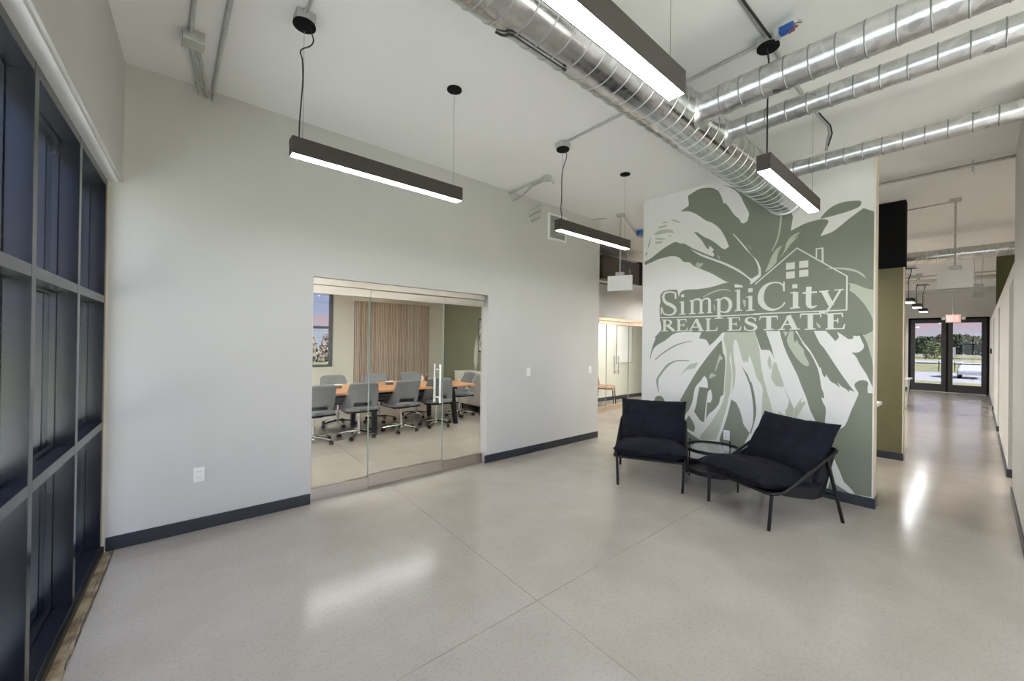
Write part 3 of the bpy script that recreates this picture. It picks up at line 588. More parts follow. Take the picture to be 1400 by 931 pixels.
# --- small glazed office across the passage, and outer walls
S(weld(wall_with_holes('x', 5.40, 5.52, 5.72, 12.0, 0, CE, [(7.02, 9.9, 0, 2.09)]).build('wall_office_front', PAINT)))
OFFP = mat('office_cream_paint', srgb(212, 211, 200), 0.6)
S(B('wall_office_back', OFFP, None, 5.72, 12.0, 6.48, 6.6, 0, CE)); S(B('wall_office_side', OFFP, None, 11.9, 12.0, 5.52, 6.48, 0, CE))
baseboard('baseboard_office', 5.73, 11.9, 6.466, 6.48)
S(B('wall_north', PAINT, None, 12.0, XE, 5.3, 5.42, 0, CE))
S(B('wall_east_close', PAINT, None, XE, XE + .2, YS, YR - .141, 0, CE))

# ================================================================== OBJECTS
# --- glazed partition to the conference room
GY = YW + .07
def glazed_partition(name, label, x0, xd0, xd1, x1, gy, ztop, door_label_parts=True, handle_x=None, hz=(.81, 1.25), metal=BRUSH):
    t = thing(name, label, 'partition', ((x0 + x1) / 2, gy, 0)); ox = (x0 + x1) / 2
    b = lambda n, m, p, a, c, y0, y1, z0, z1, bv=0.0: B(n, m, p, a - ox, c - ox, y0, y1, z0, z1, bv)
    b('header', metal, t, x0, x1, -.045, .045, ztop - .065, ztop - .0005, .002)
    zr = ztop - .068
    for a, c in ((x0 + .002, xd0 - .003), (xd1 + .003, x1 - .002)):
        b('top_rail', metal, t, a, c, -.022, .022, zr - .078, zr)
        b('bottom_rail', metal, t, a, c, -.022, .022, 0.0005, .115)
        g_ = b('glass_pane', GLASSP, t, a, c, -.006, .006, .1155, zr - .0785)
        b('glass_edge', GLEDGE, t, (c - .003) if a < xd0 else a, c if a < xd0 else a + .003, -.0063, .0063, .116, zr - .079)
    dl = b('door_leaf', GLASSP, t, xd0, xd1, -.006, .006, .1365, zr - .0785); tag(dl, 'frameless glass door leaf')
    b('door_top_rail', metal, dl, xd0, xd1, -.022, .022, zr - .078, zr - .004)
    b('door_bottom_rail', metal, dl, xd0, xd1, -.022, .022, .02, .136)
    b('glass_edge', GLEDGE, dl, xd0, xd0 + .003, -.0063, .0063, .137, zr - .079)
    b('glass_edge', GLEDGE, dl, xd1 - .003, xd1, -.0063, .0063, .137, zr - .079)
    hx = handle_x - ox; h = MB()
    for sy in (-1, 1): h.tube([(hx, sy * .062, hz[0]), (hx, sy * .062, hz[1])], .014, 12)
    for z in (hz[0] + .06, hz[1] - .06): h.tube([(hx, -.062, z), (hx, .062, z)], .009, 10)
    h.build('pull_handle', mat('satin_white_steel', srgb(226, 224, 220), 0.28, metal=0.7), dl, smooth=True)
    return t
glazed_partition('glass_partition', 'three-panel glass partition with centre door to the conference room', OX0 + .002, 1.643, 2.52, OX1 - .03, GY, OZ, handle_x=2.45)
glazed_partition('glass_partition', 'far glass office front with steel rails seen past the left wall end', 7.025, 7.56, 8.43, 9.895, 5.46, 2.088, handle_x=7.95, hz=(.82, 1.24), metal=mat('brass_tinted_steel', srgb(198, 180, 158), 0.4, metal=0.8))

# --- slatted timber panel on the back wall
sl = thing('slat_panel', 'vertical oak slat panel on conference room back wall', 'wall panel', (4.25, YB, 0))
B('backing', mat('dark_felt', srgb(46, 37, 30), 0.9), sl, -.94, .94, -.012, -.0005, .10, 2.40)
slm = None; SLW = wood_mat('slat_oak', srgb(220, 204, 186), srgb(204, 186, 166), (8, 8, .8), 0.55)
SLW2 = wood_mat('slat_oak_dark', srgb(204, 186, 166), srgb(186, 166, 146), (8, 8, .8), 0.55)
for i in range(47):
    x = -.92 + i * .04
    o = B('slat', random.choice([SLW, SLW, SLW2]), sl, x - .0128, x + .0128, -.034, -.0121, .10, 2.40)

# --- conference table
tb = thing('conference_table', 'long oak conference table on black splayed legs', 'table', (2.75, 6.85, 0))
OAK = wood_mat('honey_oak', srgb(206, 156, 112), srgb(184, 132, 90), (.8, 8, 8), 0.35)
B('tabletop', OAK, tb, -1.75, 1.75, -.64, .64, .695, .73, .004)
B('apron', MATTE, tb, -1.5, 1.5, -.42, .42, .63, .694)
for x in (-1.55, -.11, 1.37):
    for y in (-1, 1):
        a, c = (x, y * .42), (x + (.06 if x > 1 else 0), y * .49)
        MB().hexa([(c[0] - .035, c[1] - .03, 0), (c[0] + .035, c[1] - .03, 0), (c[0] + .035, c[1] + .03, 0), (c[0] - .035, c[1] + .03, 0)],
                  [(a[0] - .04, a[1] - .04, .694), (a[0] + .04, a[1] - .04, .694), (a[0] + .04, a[1] + .04, .694), (a[0] - .04, a[1] + .04, .694)]).build('leg', BLACK, tb)
def desk_caddy(x, y, rz, label):
    t = thing('desk_caddy', label, 'caddy', (x, y, .7305), rz, 'white caddies on the conference table')
    B('body', mat('grey_plastic', srgb(96, 92, 86), 0.5), t, -.06, .06, -.04, .04, 0, .045, .004)
    B('lid', WHITE, t, -.066, .066, -.046, .046, .0455, .062, .003)
desk_caddy(2.215, 6.86, .1, 'small white-lidded caddy on the near left of the conference table')
desk_caddy(3.14, 6.93, -.2, 'small white-lidded caddy on the middle of the conference table')
for x, y, c, lb in ((3.86, 7.06, srgb(206, 200, 190), 'pale spray bottle standing on the conference table'), (3.97, 7.08, srgb(96, 84, 72), 'dark bottle standing beside the pale one on the table')):
    t = thing('bottle', lb, 'bottle', (x, y, .7305), 0, 'bottles on the conference table')
    MB().lathe([(0, 0), (.026, 0), (.028, .01), (.028, .09), (.012, .115), (.011, .13)], 16).build('body', mat('bottle_%d' % int(x * 100), c, .35), t, smooth=True)
    MB().lathe([(.0125, .1305), (.0125, .155), (0, .156)], 12).build('cap', WHITE, t, smooth=True)

# --- office chairs
GREYF = mat('grey_upholstery', srgb(120, 123, 128), 0.75, var=0.06, scale=40, bump=0.1, bscale=300)
def make_office_chair():
    t = thing('office_chair', 'x', 'chair', group='grey swivel chairs around the conference table')
    nt, ns = 14, 20; vs = []; fs = []
    for i in range(nt + 1):
        q = i / nt; hw = .275 - .068 * q
        for j in range(ns + 1):
            s = -1 + 2 * j / ns
            rc = 1 - max(0, (q - .9) / .1) ** 2 * .05 * abs(s) ** 8
            y = -.20 - .09 * q + (abs(s) ** 2.4) * (.15 * (1 - q) ** 1.5 + .045)
            vs.append((s * hw, y, .445 + .43 * q * rc))
    for i in range(nt):
        for j in range(ns):
            q = (i + .5) / nt; s = -1 + 2 * (j + .5) / ns
            if .14 < q < .29 and abs(s) < .5: continue
            a = i * (ns + 1) + j; fs.append((a, a + 1, a + ns + 2, a + ns + 1))
    o = MB().add(vs, fs).build('backrest', GREYF, t, smooth=True)
    m = o.modifiers.new('solid', 'SOLIDIFY'); m.thickness = .03; m.offset = 0
    sm = MB()
    rows = []
    for (z, k) in ((.432, .96), (.44, 1.0), (.478, 1.0), (.492, .93)):
        rows.append([(.262 * k * (1 if abs(math.cos(a)) < 2 else 1) * math.copysign(abs(math.cos(a)) ** .45, math.cos(a)), .02 + .235 * k * math.copysign(abs(math.sin(a)) ** .45, math.sin(a)), z) for a in [2 * math.pi * i / 32 for i in range(32)]])
    vs = [p for r in rows for p in r]; n = 32
    fs = [(i * n + k, i * n + (k + 1) % n, (i + 1) * n + (k + 1) % n, (i + 1) * n + k) for i in range(3) for k in range(n)] + [tuple(range(n - 1, -1, -1)), tuple(range(3 * n, 4 * n))]
    sm.add(vs, fs).build('seat', GREYF, t, smooth=True)
    MB().box(-.24, .24, -.21, .22, .412, .4318).box(-.1, .1, -.1, .12, .385, .412).build('seat_pan', MATTE, t, bevel=.006)
    MB().tube([(.08, .05, .40), (.25, .03, .385)], .007).tube([(.25, .03, .385), (.29, .03, .38)], .011).build('lever', BLACK, t, smooth=True)
    MB().tube([(0, 0, .11), (0, 0, .25)], .026, 14).tube([(0, 0, .25), (0, 0, .386)], .015, 12).build('gas_lift', CHROME, t, smooth=True)
    b = MB().tube([(0, 0, .06), (0, 0, .12)], [.05, .034], 16)
    for k in range(5):
        a = 2 * math.pi * k / 5 + .3; c, s = math.cos(a), math.sin(a)
        b.tube([(c * .03, s * .03, .095), (c * .16, s * .16, .088), (c * .29, s * .29, .068)], [.024, .018, .012], 8)
    b.build('star_base', CHROME, t, smooth=True)
    for k in range(5):
        a = 2 * math.pi * k / 5 + .3; c, s = math.cos(a) * .285, math.sin(a) * .285; d = a + .7; ax, ay = math.cos(d), math.sin(d)
        w = MB()
        for q in (-1, 1): w.tube([(c + ax * .006 * q, s + ay * .006 * q, .0285), (c + ax * .024 * q, s + ay * .024 * q, .0285)], .0283, 14)
        w.tube([(c, s, .03), (c, s, .07)], .008, 8)
        w.build('caster', BLACK, t, smooth=True)
    return t
oc = make_office_chair()
spots = [(1.72, 6.36, .12, 'grey swivel chair at the near left end, cut by the partition edge'),
         (2.40, 6.40, -.08, 'grey swivel chair on near side, second from left, behind the glass joint'),
         (3.12, 6.42, .05, 'grey swivel chair on near side, third from left, left of the door handle'),
         (3.80, 6.42, -.30, 'grey swivel chair on near side directly behind the door handle'),
         (2.42, 7.45, math.pi + .05, 'grey swivel chair on far side of the table, below the window'),
         (3.16, 7.42, math.pi - .1, 'grey swivel chair on far side, middle one before the slat panel'),
         (3.92, 7.42, math.pi + .08, 'grey swivel chair on far side, before the right end of the slat panel'),
         (4.70, 7.02, math.pi / 2 - .1, 'grey swivel chair at the right head of the conference table')]
for i, (x, y, rz, lb) in enumerate(spots):
    o = oc if i == 0 else copy_tree(oc)
    o.location = (x, y, 0); o.rotation_euler = (0, 0, rz); o['label'] = lb

# --- credenza and picture in the conference room
cr = thing('credenza', 'white low credenza on black legs against the sage wall', 'cabinet', (5.37, 7.1, 0))
CRW = mat('white_laminate', srgb(226, 224, 218), 0.35)
B('body', CRW, cr, -.21, .225, -.85, .80, .14, .82, .003); B('worktop', CRW, cr, -.225, .225, -.865, .815, .8205, .85, .003)
for k in range(3):
    d = B('door', CRW, cr, -.228, -.2105, -.84 + k * .55, -.84 + k * .55 + .53, .16, .80, .002)
    B('pull', STEEL, d, -.240, -.2285, -.84 + k * .55 + .44, -.84 + k * .55 + .455, .55, .68)
B('plinth', MATTE, cr, -.19, .2, -.83, .78, .115, .1395)
for x in (-.17, .17):
    for y in (-.6, .0, .55): MB().tube([(x, y, .115), (x, y - .015, 0)], [.02, .013], 10).build('leg', BLACK, cr, smooth=True)
pc = thing('framed_picture', 'framed black and white picture on the sage conference wall', 'picture', (5.6, 7.33, 1.28))
B('frame', BLACK, pc, -.03, -.001, -.24, .24, 0, .76, .003)
B('print', mat('monochrome_print', srgb(30, 30, 32), 0.5, col2=srgb(210, 210, 205), scale=7), pc, -.034, -.0305, -.21, .21, .03, .73)
wl = thing('wall_leaf_graphic', 'white painted leaf graphic on the sage wall beside the picture', 'wall graphic', (5.6, 7.68, 1.1))
lf = MB()
def leaf_blade(mb, pts, x0=-.004, x1=-.0005):
    mb.hexa([(x1, y, z) for y, z in pts], [(x0, y, z) for y, z in pts])
leaf_blade(lf, [(.02, -.28), (.10, -.05), (.09, .25), (.02, .5), (-.03, .2), (-.04, -.05)])
leaf_blade(lf, [(-.06, .05), (-.02, .3), (-.05, .62), (-.09, .3)])
lf.build('leaf_shape', mat('pale_leaf_paint', srgb(206, 208, 198), .6), wl)

# --- pendants
def make_pendant(led=None):
    t = thing('linear_pendant', 'x', 'pendant light')
    Lh, w, zt, zb = .605, .04, -.77, -.873           # measured down from the ceiling
    hs = MB().box(-Lh, Lh, -w, -w + .004, zb, zt).box(-Lh, Lh, w - .004, w, zb, zt).box(-Lh, -Lh + .004, -w + .004, w - .004, zb, zt).box(Lh - .004, Lh, -w + .004, w - .004, zb, zt).box(-Lh + .004, Lh - .004, -w + .004, w - .004, zt - .004, zt)
    hs.build('housing', HOUS, t)
    B('diffuser' , led or LED, t, -Lh + .0045, Lh - .0045, -w + .0045, w - .0045, zb + .002, zb + .02)
    return t
SHARED = {}
CABLE = mat('black_cable', srgb(30, 30, 31), 0.6); WIRE = mat('steel_wire', srgb(120, 120, 118), 0.4, metal=0.8)
def place_pendant(x, y, label, group='linear pendants over the lounge', style=0, box=True, rz=0.0, z=CE, led=None):
    o = make_pendant(led)
    for c in o.children:                     # alike pendants share their housing and diffuser meshes
        k = (c.name.split('.')[0], led.name if led else '')
        if k in SHARED: c.data = SHARED[k]
        else: SHARED[k] = c.data
    o.location = (x, y, z - .0005); o.rotation_euler = (0, 0, rz); o['label'] = label; o['group'] = group
    hw = .54; zt = -.77
    # feed end: square box with round black canopy; other end: plain canopy
    c1 = MB()
    ztop = -.055 if box else 0.0
    if box:
        jb = MB().box(-hw - .052, -hw + .052, -.052, .052, -.055, -.0005).build('junction_box', STEEL, o, bevel=.003)
    MB().lathe([(.001, ztop - .0005), (.062, ztop - .0005), (.064, ztop - .004), (.064, ztop - .014), (.060, ztop - .018), (.001, ztop - .018)], 32, (-hw, 0, 0)).build('canopy', MATTE, o, smooth=True)
    MB().lathe([(.001, -.0005), (.056, -.0005), (.058, -.003), (.058, -.010), (.054, -.013), (.001, -.013)], 32, (hw, 0, 0)).build('canopy', MATTE, o, smooth=True)
    for sx in (-1, 1):
        t0 = (ztop - .018) if sx < 0 else -.013
        MB().tube([(sx * hw, 0, t0), (sx * hw, 0, zt)], .0012, 6).build('suspension_wire', WIRE, o)
        MB().tube([(sx * hw, 0, t0), (sx * hw, 0, t0 - .03)], .004, 8).build('wire_gripper', CHROME, o, smooth=True)
    if style == 0:   # looping feed cord
        k = [(-hw + .025, -.03, ztop - .018), (-hw + .03, -.03, -.10), (-hw + .045, -.03, -.15), (-hw + .03, -.02, -.185), (-hw - .01, -.005, -.215), (-hw - .02, 0, -.24), (-hw - .008, 0, -.28), (-hw - .004, 0, -.40), (-hw - .012, 0, -.55), (-hw - .018, 0, -.66), (-hw - .02, 0, zt)]
    elif style == 1:
        k = [(-hw + .02, -.02, ztop - .018), (-hw + .035, -.02, -.13), (-hw + .0, -.01, -.24), (-hw - .012, 0, -.35), (-hw - .01, 0, -.52), (-hw - .018, 0, -.66), (-hw - .005, 0, -.72), (-hw - .012, 0, zt)]
    else:
        k = [(-hw - .006, .004, ztop - .018), (-hw + .006, -.006, -.2), (-hw, 0, -.4), (-hw, 0, zt)]
    P = [Vector(q) for q in k]; sm = []
    for i in range(len(P) - 1):
        p0, p1, p2, p3 = P[max(i - 1, 0)], P[i], P[i + 1], P[min(i + 2, len(P) - 1)]
        for j in range(5):
            q = j / 5; sm.append(0.5 * ((2 * p1) + (p2 - p0) * q + (2 * p0 - 5 * p1 + 4 * p2 - p3) * q * q + (3 * p1 - p0 - 3 * p2 + p3) * q ** 3))
    sm.append(P[-1])
    MB().tube(sm, .004 if style != 2 else .005, 8).build('feed_cord', CABLE, o, smooth=True)
    return o
place_pendant(1.19, 2.715, 'linear black pendant hung before the left wall, nearest the windows', style=0)
place_pendant(3.545, 2.72, 'linear black pendant by the end of the left wall, above the passage', style=1)
place_pendant(1.14, .897, 'large near linear pendant at top centre in front of the main duct', style=2)
place_pendant(3.475, .90, 'linear pendant in front of the mural, below the branch ducts', style=2)
# unseen pendants added for fill light, besides the table pair and hall trio
for x, y, lb in ((1.14, -.93, 'added fill pendant over the lounge behind the viewer, nearest one'), (3.475, -.93, 'added fill pendant over the lounge to the right of the viewer'), (1.14, -2.75, 'added fill pendant by the rear storefront glazing'), (3.475, -2.75, 'added fill pendant over the rear right corner of the lounge')):
    place_pendant(x, y, lb, style=1, group='unseen pendants added for fill light')  # rows nobody sees, added for more light in the lounge
for x, y, lb in ((4.8, 5.2, 'added fill pendant inside the conference room beyond the right jamb'), (.35, 5.3, 'added fill pendant inside the conference room, near left corner'), (.35, 7.6, 'added fill pendant inside the conference room, far left corner'), (2.15, 6.75, 'linear pendant over the left half of the conference table'), (3.4, 6.75, 'linear pendant over the right half of the conference table')):
    place_pendant(x, y, lb, style=1, group='conference room pendants', led=None if y == 6.75 else LEDC)  # all but the table pair are added out of sight to lift the room
for x, lb in ((14.0, 'nearest of three small lit pendants down the hall'), (15.9, 'middle of three small lit pendants down the hall'), (17.9, 'farthest of three small lit pendants down the hall')):
    hp = place_pendant(x, 1.13, lb, style=1, group='pendants down the hall'); hp.scale = (.4, 2.2, 1)
for x, y, lb in ((9.3, 2.2, 'added fill pendant behind the column wall'), (9.3, 4.2, 'added fill pendant outside the far glass office'), (12.2, 2.2, 'added fill pendant in the open office behind the column wall'), (12.2, 4.2, 'added fill pendant in the open office beside the far glass office'),
                 (6.4, 2.0, 'added fill pendant directly behind the mural wall'), (8.6, 6.0, 'added fill pendant inside the far glass office'), (15.5, 3.6, 'added fill pendant over the far open office'), (18.2, 3.0, 'added fill pendant inside near the end doors'),
                 (8.2, -2.2, 'added fill pendant in the first room right of the hall'), (11.4, -2.2, 'added fill pendant in the second room right of the hall'), (16.5, -2.2, 'added fill pendant in the last room right of the hall')):
    place_pendant(x, y, lb, style=1, group='unseen fill pendants added behind walls', led=LEDW)  # hidden and boosted, added to brighten the hall and far office

# --- ducts
def duct_run(name, label, p0, p1, R, pitch, first=0.0, collars=(), group=None, m=DUCT, seam_r=.004, sm=SEAM):
    p0, p1 = Vector(p0), Vector(p1); d = (p1 - p0); Ln = d.length; d.normalize()
    t = thing(name, label, 'duct', p0, 0, group)
    MB().tube([Vector((0, 0, 0)) + d * (Ln * i / 24) for i in range(25)], R, 48, cap=True).build('duct_body', m, t, smooth=True)
    proto = None; k = first
    while k < Ln - .01:
        if proto is None:
            proto = MB().ring((0, 0, 0), d, R, seam_r, 48, 6).build('seam', sm, t, smooth=True); proto.location = d * k
        else:
            c = proto.copy(); COL.objects.link(c); c.parent = t; c.location = d * k
        k += pitch
    for c, rr, ww in collars:
        MB().tube([d * (c - ww / 2), d * (c + ww / 2)], R + rr, 48).build('collar', SEAM, t, smooth=True)
    return t
DYC, DZC, DR = 1.38, 3.103, .168
duct_run('spiral_duct', 'large galvanized spiral main duct running from above to the mural wall', (-.25, DYC, DZC), (XM - .0005, DYC, DZC), DR, .1165, first=.08, collars=((4.35, .006, .03), (5.31, .012, .02)))
def branch(label, X, R, z=3.1, y1=YS, lastcol=.27):
    o = duct_run('spiral_duct', label, (X, DYC - DR * .55, z), (X, y1, z), R, .117, first=.2, collars=((DR * .45 + .145, .005, .03),), group='branch ducts', m=DUCTB, sm=SEAMB)
    # saddle flange on the main duct
    vs = []; fs = []; n = 40; base = Vector((X, DYC - DR * .55, z))
    for k in range(n):
        a = 2 * math.pi * k / n
        for rr, lift in ((R + .001, .03), (R + .006, .012), (R + .03, .003), (R + .032, .0)):
            dx, dz = rr * math.cos(a), rr * math.sin(a); dz = max(-DR * .995, min(DR * .995, dz + z - DZC))
            yy = DYC - math.sqrt(max(DR ** 2 - dz ** 2, 0)) - lift
            vs.append((dx, yy - base.y, dz + DZC - z))
    for k in range(n):
        for j in range(3):
            k2 = (k + 1) % n; fs.append((k * 4 + j, k2 * 4 + j, k2 * 4 + j + 1, k * 4 + j + 1))
    MB().add(vs, fs).build('saddle_flange', SEAM, o, smooth=True)
    return o
branch('thick upper branch duct leaving the main duct nearest the viewer', 2.725, .088)
branch('thinner middle branch duct beside the thick one', 3.174, .066)
branch('lowest branch duct passing in front of the mural top', 4.28, .065)
duct_run('spiral_duct', 'distant spiral duct crossing the hall under the ceiling', (10.1, 4.6, 3.1), (10.1, YS, 3.1), .105, .13, first=.1)
# damper rod and cable on the main duct
db = thing('duct_damper_rod', 'thin black rod and hook fixed to the underside of the main duct', 'rod', (1.215, 1.413, 2.931))
MB().tube([(-.045, .075, .035), (-.03, .055, .018), (-.02, .035, .008), (-.022, .012, .002), (-.01, .003, -.001), (0, 0, -.002)], .006, 8).build('hook', CABLE, db, smooth=True)
MB().tube([(0, 0, -.002), (.335, -.004, -.003)], .0035, 8).tube([(.335, -.004, -.003), (.355, -.004, -.003)], .007, 8).build('rod', CABLE, db, smooth=True)

# --- conduits and boxes on the ceiling
def conduit(label, pts, r=.011, m=STEEL, cat='conduit', name='conduit', group=None, clips=()):
    P = [Vector(p) for p in pts]; t = thing(name, label, cat, P[0], 0, group)
    MB().tube([p - P[0] for p in P], r, 10).build('pipe', m, t, smooth=True)
    for c in clips:
        c = Vector(c) - P[0]; MB().ring(c, P[-1] - P[-2], r, .004, 16, 6).build('coupling', m, t, smooth=True)
    return t
ZC = CE - .014
conduit('galvanized conduit along the ceiling by the window, entering the wire box', [(.118, YS + .1, ZC), (.135, 3.32, ZC)], .013)
b1 = thing('ceiling_box', 'square galvanized wire box on the ceiling near the window corner', 'electrical box', (.15, 3.375, CE))
B('box', STEEL, b1, -.055, .055, -.055, .055, -.07, -.0005, .003); B('cover', STEEL, b1, -.058, .058, -.058, .058, -.074, -.0705, .002)
conduit('left of two short flexible conduits from wire box to the left wall', [(.135, 3.43, ZC - .02), (.16, 3.6, ZC - .02), (.195, 3.85, ZC - .02), (.215, YW - .05, ZC - .022), (.222, YW + .03, ZC - .05)], .012, group='conduits into the left wall', clips=((.203, 3.93, ZC - .021),))
conduit('right of two short flexible conduits from wire box to the left wall', [(.17, 3.43, ZC - .02), (.2, 3.6, ZC - .02), (.24, 3.85, ZC - .02), (.262, YW - .05, ZC - .03), (.268, YW + .03, ZC - .055)], .012, group='conduits into the left wall')
conduit('long straight conduit along the ceiling into the left wall, near the window', [(.225, YS + .1, ZC), (.305, 3.9, ZC), (.312, YW - .06, ZC - .02), (.313, YW + .03, ZC - .07)], .014, group='conduits into the left wall', clips=((.306, 3.93, ZC - .005),))
conduit('thin conduit running on the ceiling to the nearest pendant box', [(.62, YS + .1, ZC), (.645, 2.664, ZC)], .009)
conduit('thin conduit crossing above the main duct between two pendant boxes', [(2.995, 2.668, ZC), (2.945, .952, ZC)], .010)
conduit('grey conduit with black cable running to the pendant box by the blue pack', [(1.3, .90, ZC), (2.882, .90, ZC)], .012)
conduit('black cable strapped along the conduit above the near pendant', [(1.3, .885, ZC - .012), (2.0, .883, ZC - .015), (2.5, .884, ZC - .02), (2.88, .87, ZC - .03)], .007, CABLE, 'cable', 'cable')
conduit('conduit running on past the branch ducts toward the mural', [(2.99, .90, ZC), (3.6, .915, ZC), (4.16, .905, ZC - .005), (4.36, .87, ZC - .04), (4.40, .865, ZC - .10), (4.36, .87, ZC - .19), (4.34, .875, ZC - .27)], .012)
conduit('thin wire looping down beside the lowest branch duct', [(4.15, .89, ZC - .012), (4.35, .85, ZC - .06), (4.385, .845, ZC - .12), (4.33, .86, ZC - .24)], .005, CABLE, 'cable', 'cable')
# blue power pack with wires
pp = thing('power_pack', 'blue lighting power pack with loose red and white wires', 'power pack', (2.845, .79, CE - .065))
BLUE = mat('blue_plastic', srgb(38, 92, 170), 0.4)
B('body', BLUE, pp, -.022, .022, -.055, .02, -.02, .022, .004); B('grey_end', STEEL, pp, -.026, .026, .0205, .05, -.024, .028, .003)
for i, c in enumerate((srgb(214, 210, 202), srgb(120, 118, 114), srgb(214, 210, 202), srgb(150, 48, 36), srgb(150, 48, 36), srgb(200, 130, 110))):
    pts = [Vector((0, -.055, 0))]; rw = random.Random(40 + i)
    for k in range(1, 7):
        a_ = k * 1.0 + i
        if i < 3: pts.append(Vector((.02 * math.sin(a_) - .01 * i, -.055 - .035 * math.sin(k * .52) - .006 * i, .028 * math.cos(a_ * .7) + .01)))
        else: pts.append(Vector((-.012 * k + rw.uniform(-.01, .01), -.06 + rw.uniform(-.025, .025), -.013 * k)))
    MB().tube(pts, .0028, 6).build('wire', mat('wire_%d' % i, c, .5), pp, smooth=True)
# devices where the left wall meets the ceiling
fb = thing('ceiling_box', 'octagonal galvanized box on the ceiling above the left wall switch', 'electrical box', (3.47, 3.39, CE))
MB().lathe([(.001, -.0005), (.05, -.0005), (.05, -.05), (.001, -.052)], 8).build('box', STEEL, fb); MB().tube([(.05, 0, -.03), (.10, -.01, -.035), (.11, -.01, -.06)], .012).build('connector', STEEL, fb, smooth=True)
conduit('upper conduit from octagonal box into the left wall', [(3.455, 3.43, ZC - .015), (3.44, 3.8, ZC - .015), (3.452, YW + .03, ZC - .02)], .011, group='conduits into the left wall end')
conduit('lower bent conduit from octagonal box into the left wall', [(3.475, 3.43, ZC - .02), (3.47, 3.65, ZC - .03), (3.49, 3.78, ZC - .07), (3.51, 3.90, ZC - .09), (3.52, YW + .03, ZC - .10)], .011, group='conduits into the left wall end')
for k, (x0, x1, z0, z1) in enumerate(((3.81, 4.03, 3.325, 3.452), (3.81, 4.02, 3.245, 3.362), (3.85, 4.01, 3.182, 3.268))):
    conduit(('topmost', 'middle', 'lowest')[k] + ' of three grey conduit stubs slanting on the left wall', [(x0, YW - .011, z0), (x1, YW - .011, z1)], .010, group='conduit stubs on the left wall')
conduit('short conduit stub at the ceiling by the left wall end', [(5.17, YW + .02, 3.475), (5.22, YW - .06, 3.485), (5.3, YW - .2, ZC)], .011)
vp = thing('wall_vent', 'square grey wall vent with white frame high on the left wall', 'vent', (4.37, YW, 3.19))
fr = MB()
for q in ((-.19, .19, .16, .19), (-.19, .19, -.19, -.16), (-.19, -.16, -.16, .16), (.16, .19, -.16, .16)): fr.box(q[0], q[1], -.018, -.0005, q[2], q[3])
fr.build('frame', WHITE, vp); B('back_plate', STEEL, vp, -.16, .16, -.005, -.0008, -.16, .16)
for k in range(12): MB().hexa([(-.16, -.014, -.15 + k * .0265), (.16, -.014, -.15 + k * .0265), (.16, -.005, -.138 + k * .0265), (-.16, -.005, -.138 + k * .0265)], [(-.16, -.0125, -.147 + k * .0265), (.16, -.0125, -.147 + k * .0265), (.16, -.0052, -.134 + k * .0265), (-.16, -.0052, -.134 + k * .0265)]).build('louver', STEEL, vp)

# --- outlets and switches
def outlet(label, loc, rz):
    t = thing('wall_outlet', label, 'outlet', loc, rz)
    B('cover_plate', WHITE, t, -.036, .036, -.006, -.0005, -.058, .058, .002)
    for z in (-.024, .024):
        s = B('socket', WHITE, t, -.017, .017, -.0085, -.0062, z - .016, z + .016, .001)
        MB().box(-.008, -.0055, -.0092, -.0086, z - .004, z + .006).box(.0055, .008, -.0092, -.0086, z - .004, z + .006).build('slot', BLACK, s)
outlet('white duplex outlet low on the left wall near the window', (.259, YW, .44), 0)
outlet('white duplex outlet on the mural behind the round side table', (XM - .0025, 1.948, .455), -math.pi / 2)
for x, z, lb in ((3.83, 1.115, 'white rocker light switch right of the glass partition'), (5.17, 1.10, 'white rocker light switch at the end of the left wall')):
    t = thing('light_switch', lb, 'switch', (x, YW, z), 0)
    B('cover_plate', WHITE, t, -.036, .036, -.006, -.0005, -.058, .058, .002); B('rocker', WHITE, t, -.017, .017, -.010, -.0062, -.033, .033, .002)

# --- lounge chairs
def pillow(w, h, t, nx=26, ny=22, conc=.07, seed=0, wr=.006, front_bulge=1.0):
    mb = MB(); idx = {}
    for side in (1, -1):
        for i in range(nx + 1):
            for j in range(ny + 1):
                u = -1 + 2 * i / nx; v = -1 + 2 * j / ny
                edge = i in (0, nx) or j in (0, ny)
                if side == -1 and edge: idx[(side, i, j)] = idx[(1, i, j)]; continue
                x = u * w / 2 * (1 - conc * (1 - v * v)); y = v * h / 2 * (1 - conc * (1 - u * u))
                prof = ((1 - u ** 4) * (1 - v ** 4)) ** .55
                z = side * t / 2 * prof
                q = noise.noise(Vector((x * 7 + seed, y * 7, side * 3.1))) + .5 * noise.noise(Vector((x * 16 + seed, y * 16, side)))
                z += wr * q * (1.6 if prof < .8 else 1)
                idx[(side, i, j)] = len(mb.v); mb.v.append((x, y, z))
    for side in (1, -1):
        for i in range(nx):
            for j in range(ny):
                a, b, c, d = (idx[(side, i, j)], idx[(side, i + 1, j)], idx[(side, i + 1, j + 1)], idx[(side, i, j + 1)])
                mb.f.append((a, b, c, d) if side == 1 else (d, c, b, a))
    return mb
def xf(mb, M):
    mb.v = [tuple(M @ Vector(p)) for p in mb.v]; return mb
def round_path(pts, rad, n=6, closed=True):
    P = [Vector(p) for p in pts]; out = []; m = len(P)
    for i in range(m):
        if not closed and i in (0, m - 1): out.append(P[i]); continue
        a, b, c = P[i - 1], P[i], P[(i + 1) % m]
        p = b + (a - b).normalized() * rad; q = b + (c - b).normalized() * rad
        for k in range(n + 1):
            t = k / n; out.append(p * (1 - t) ** 2 + b * 2 * t * (1 - t) + q * t * t)
    if closed: out.append(out[0].copy())
    return out
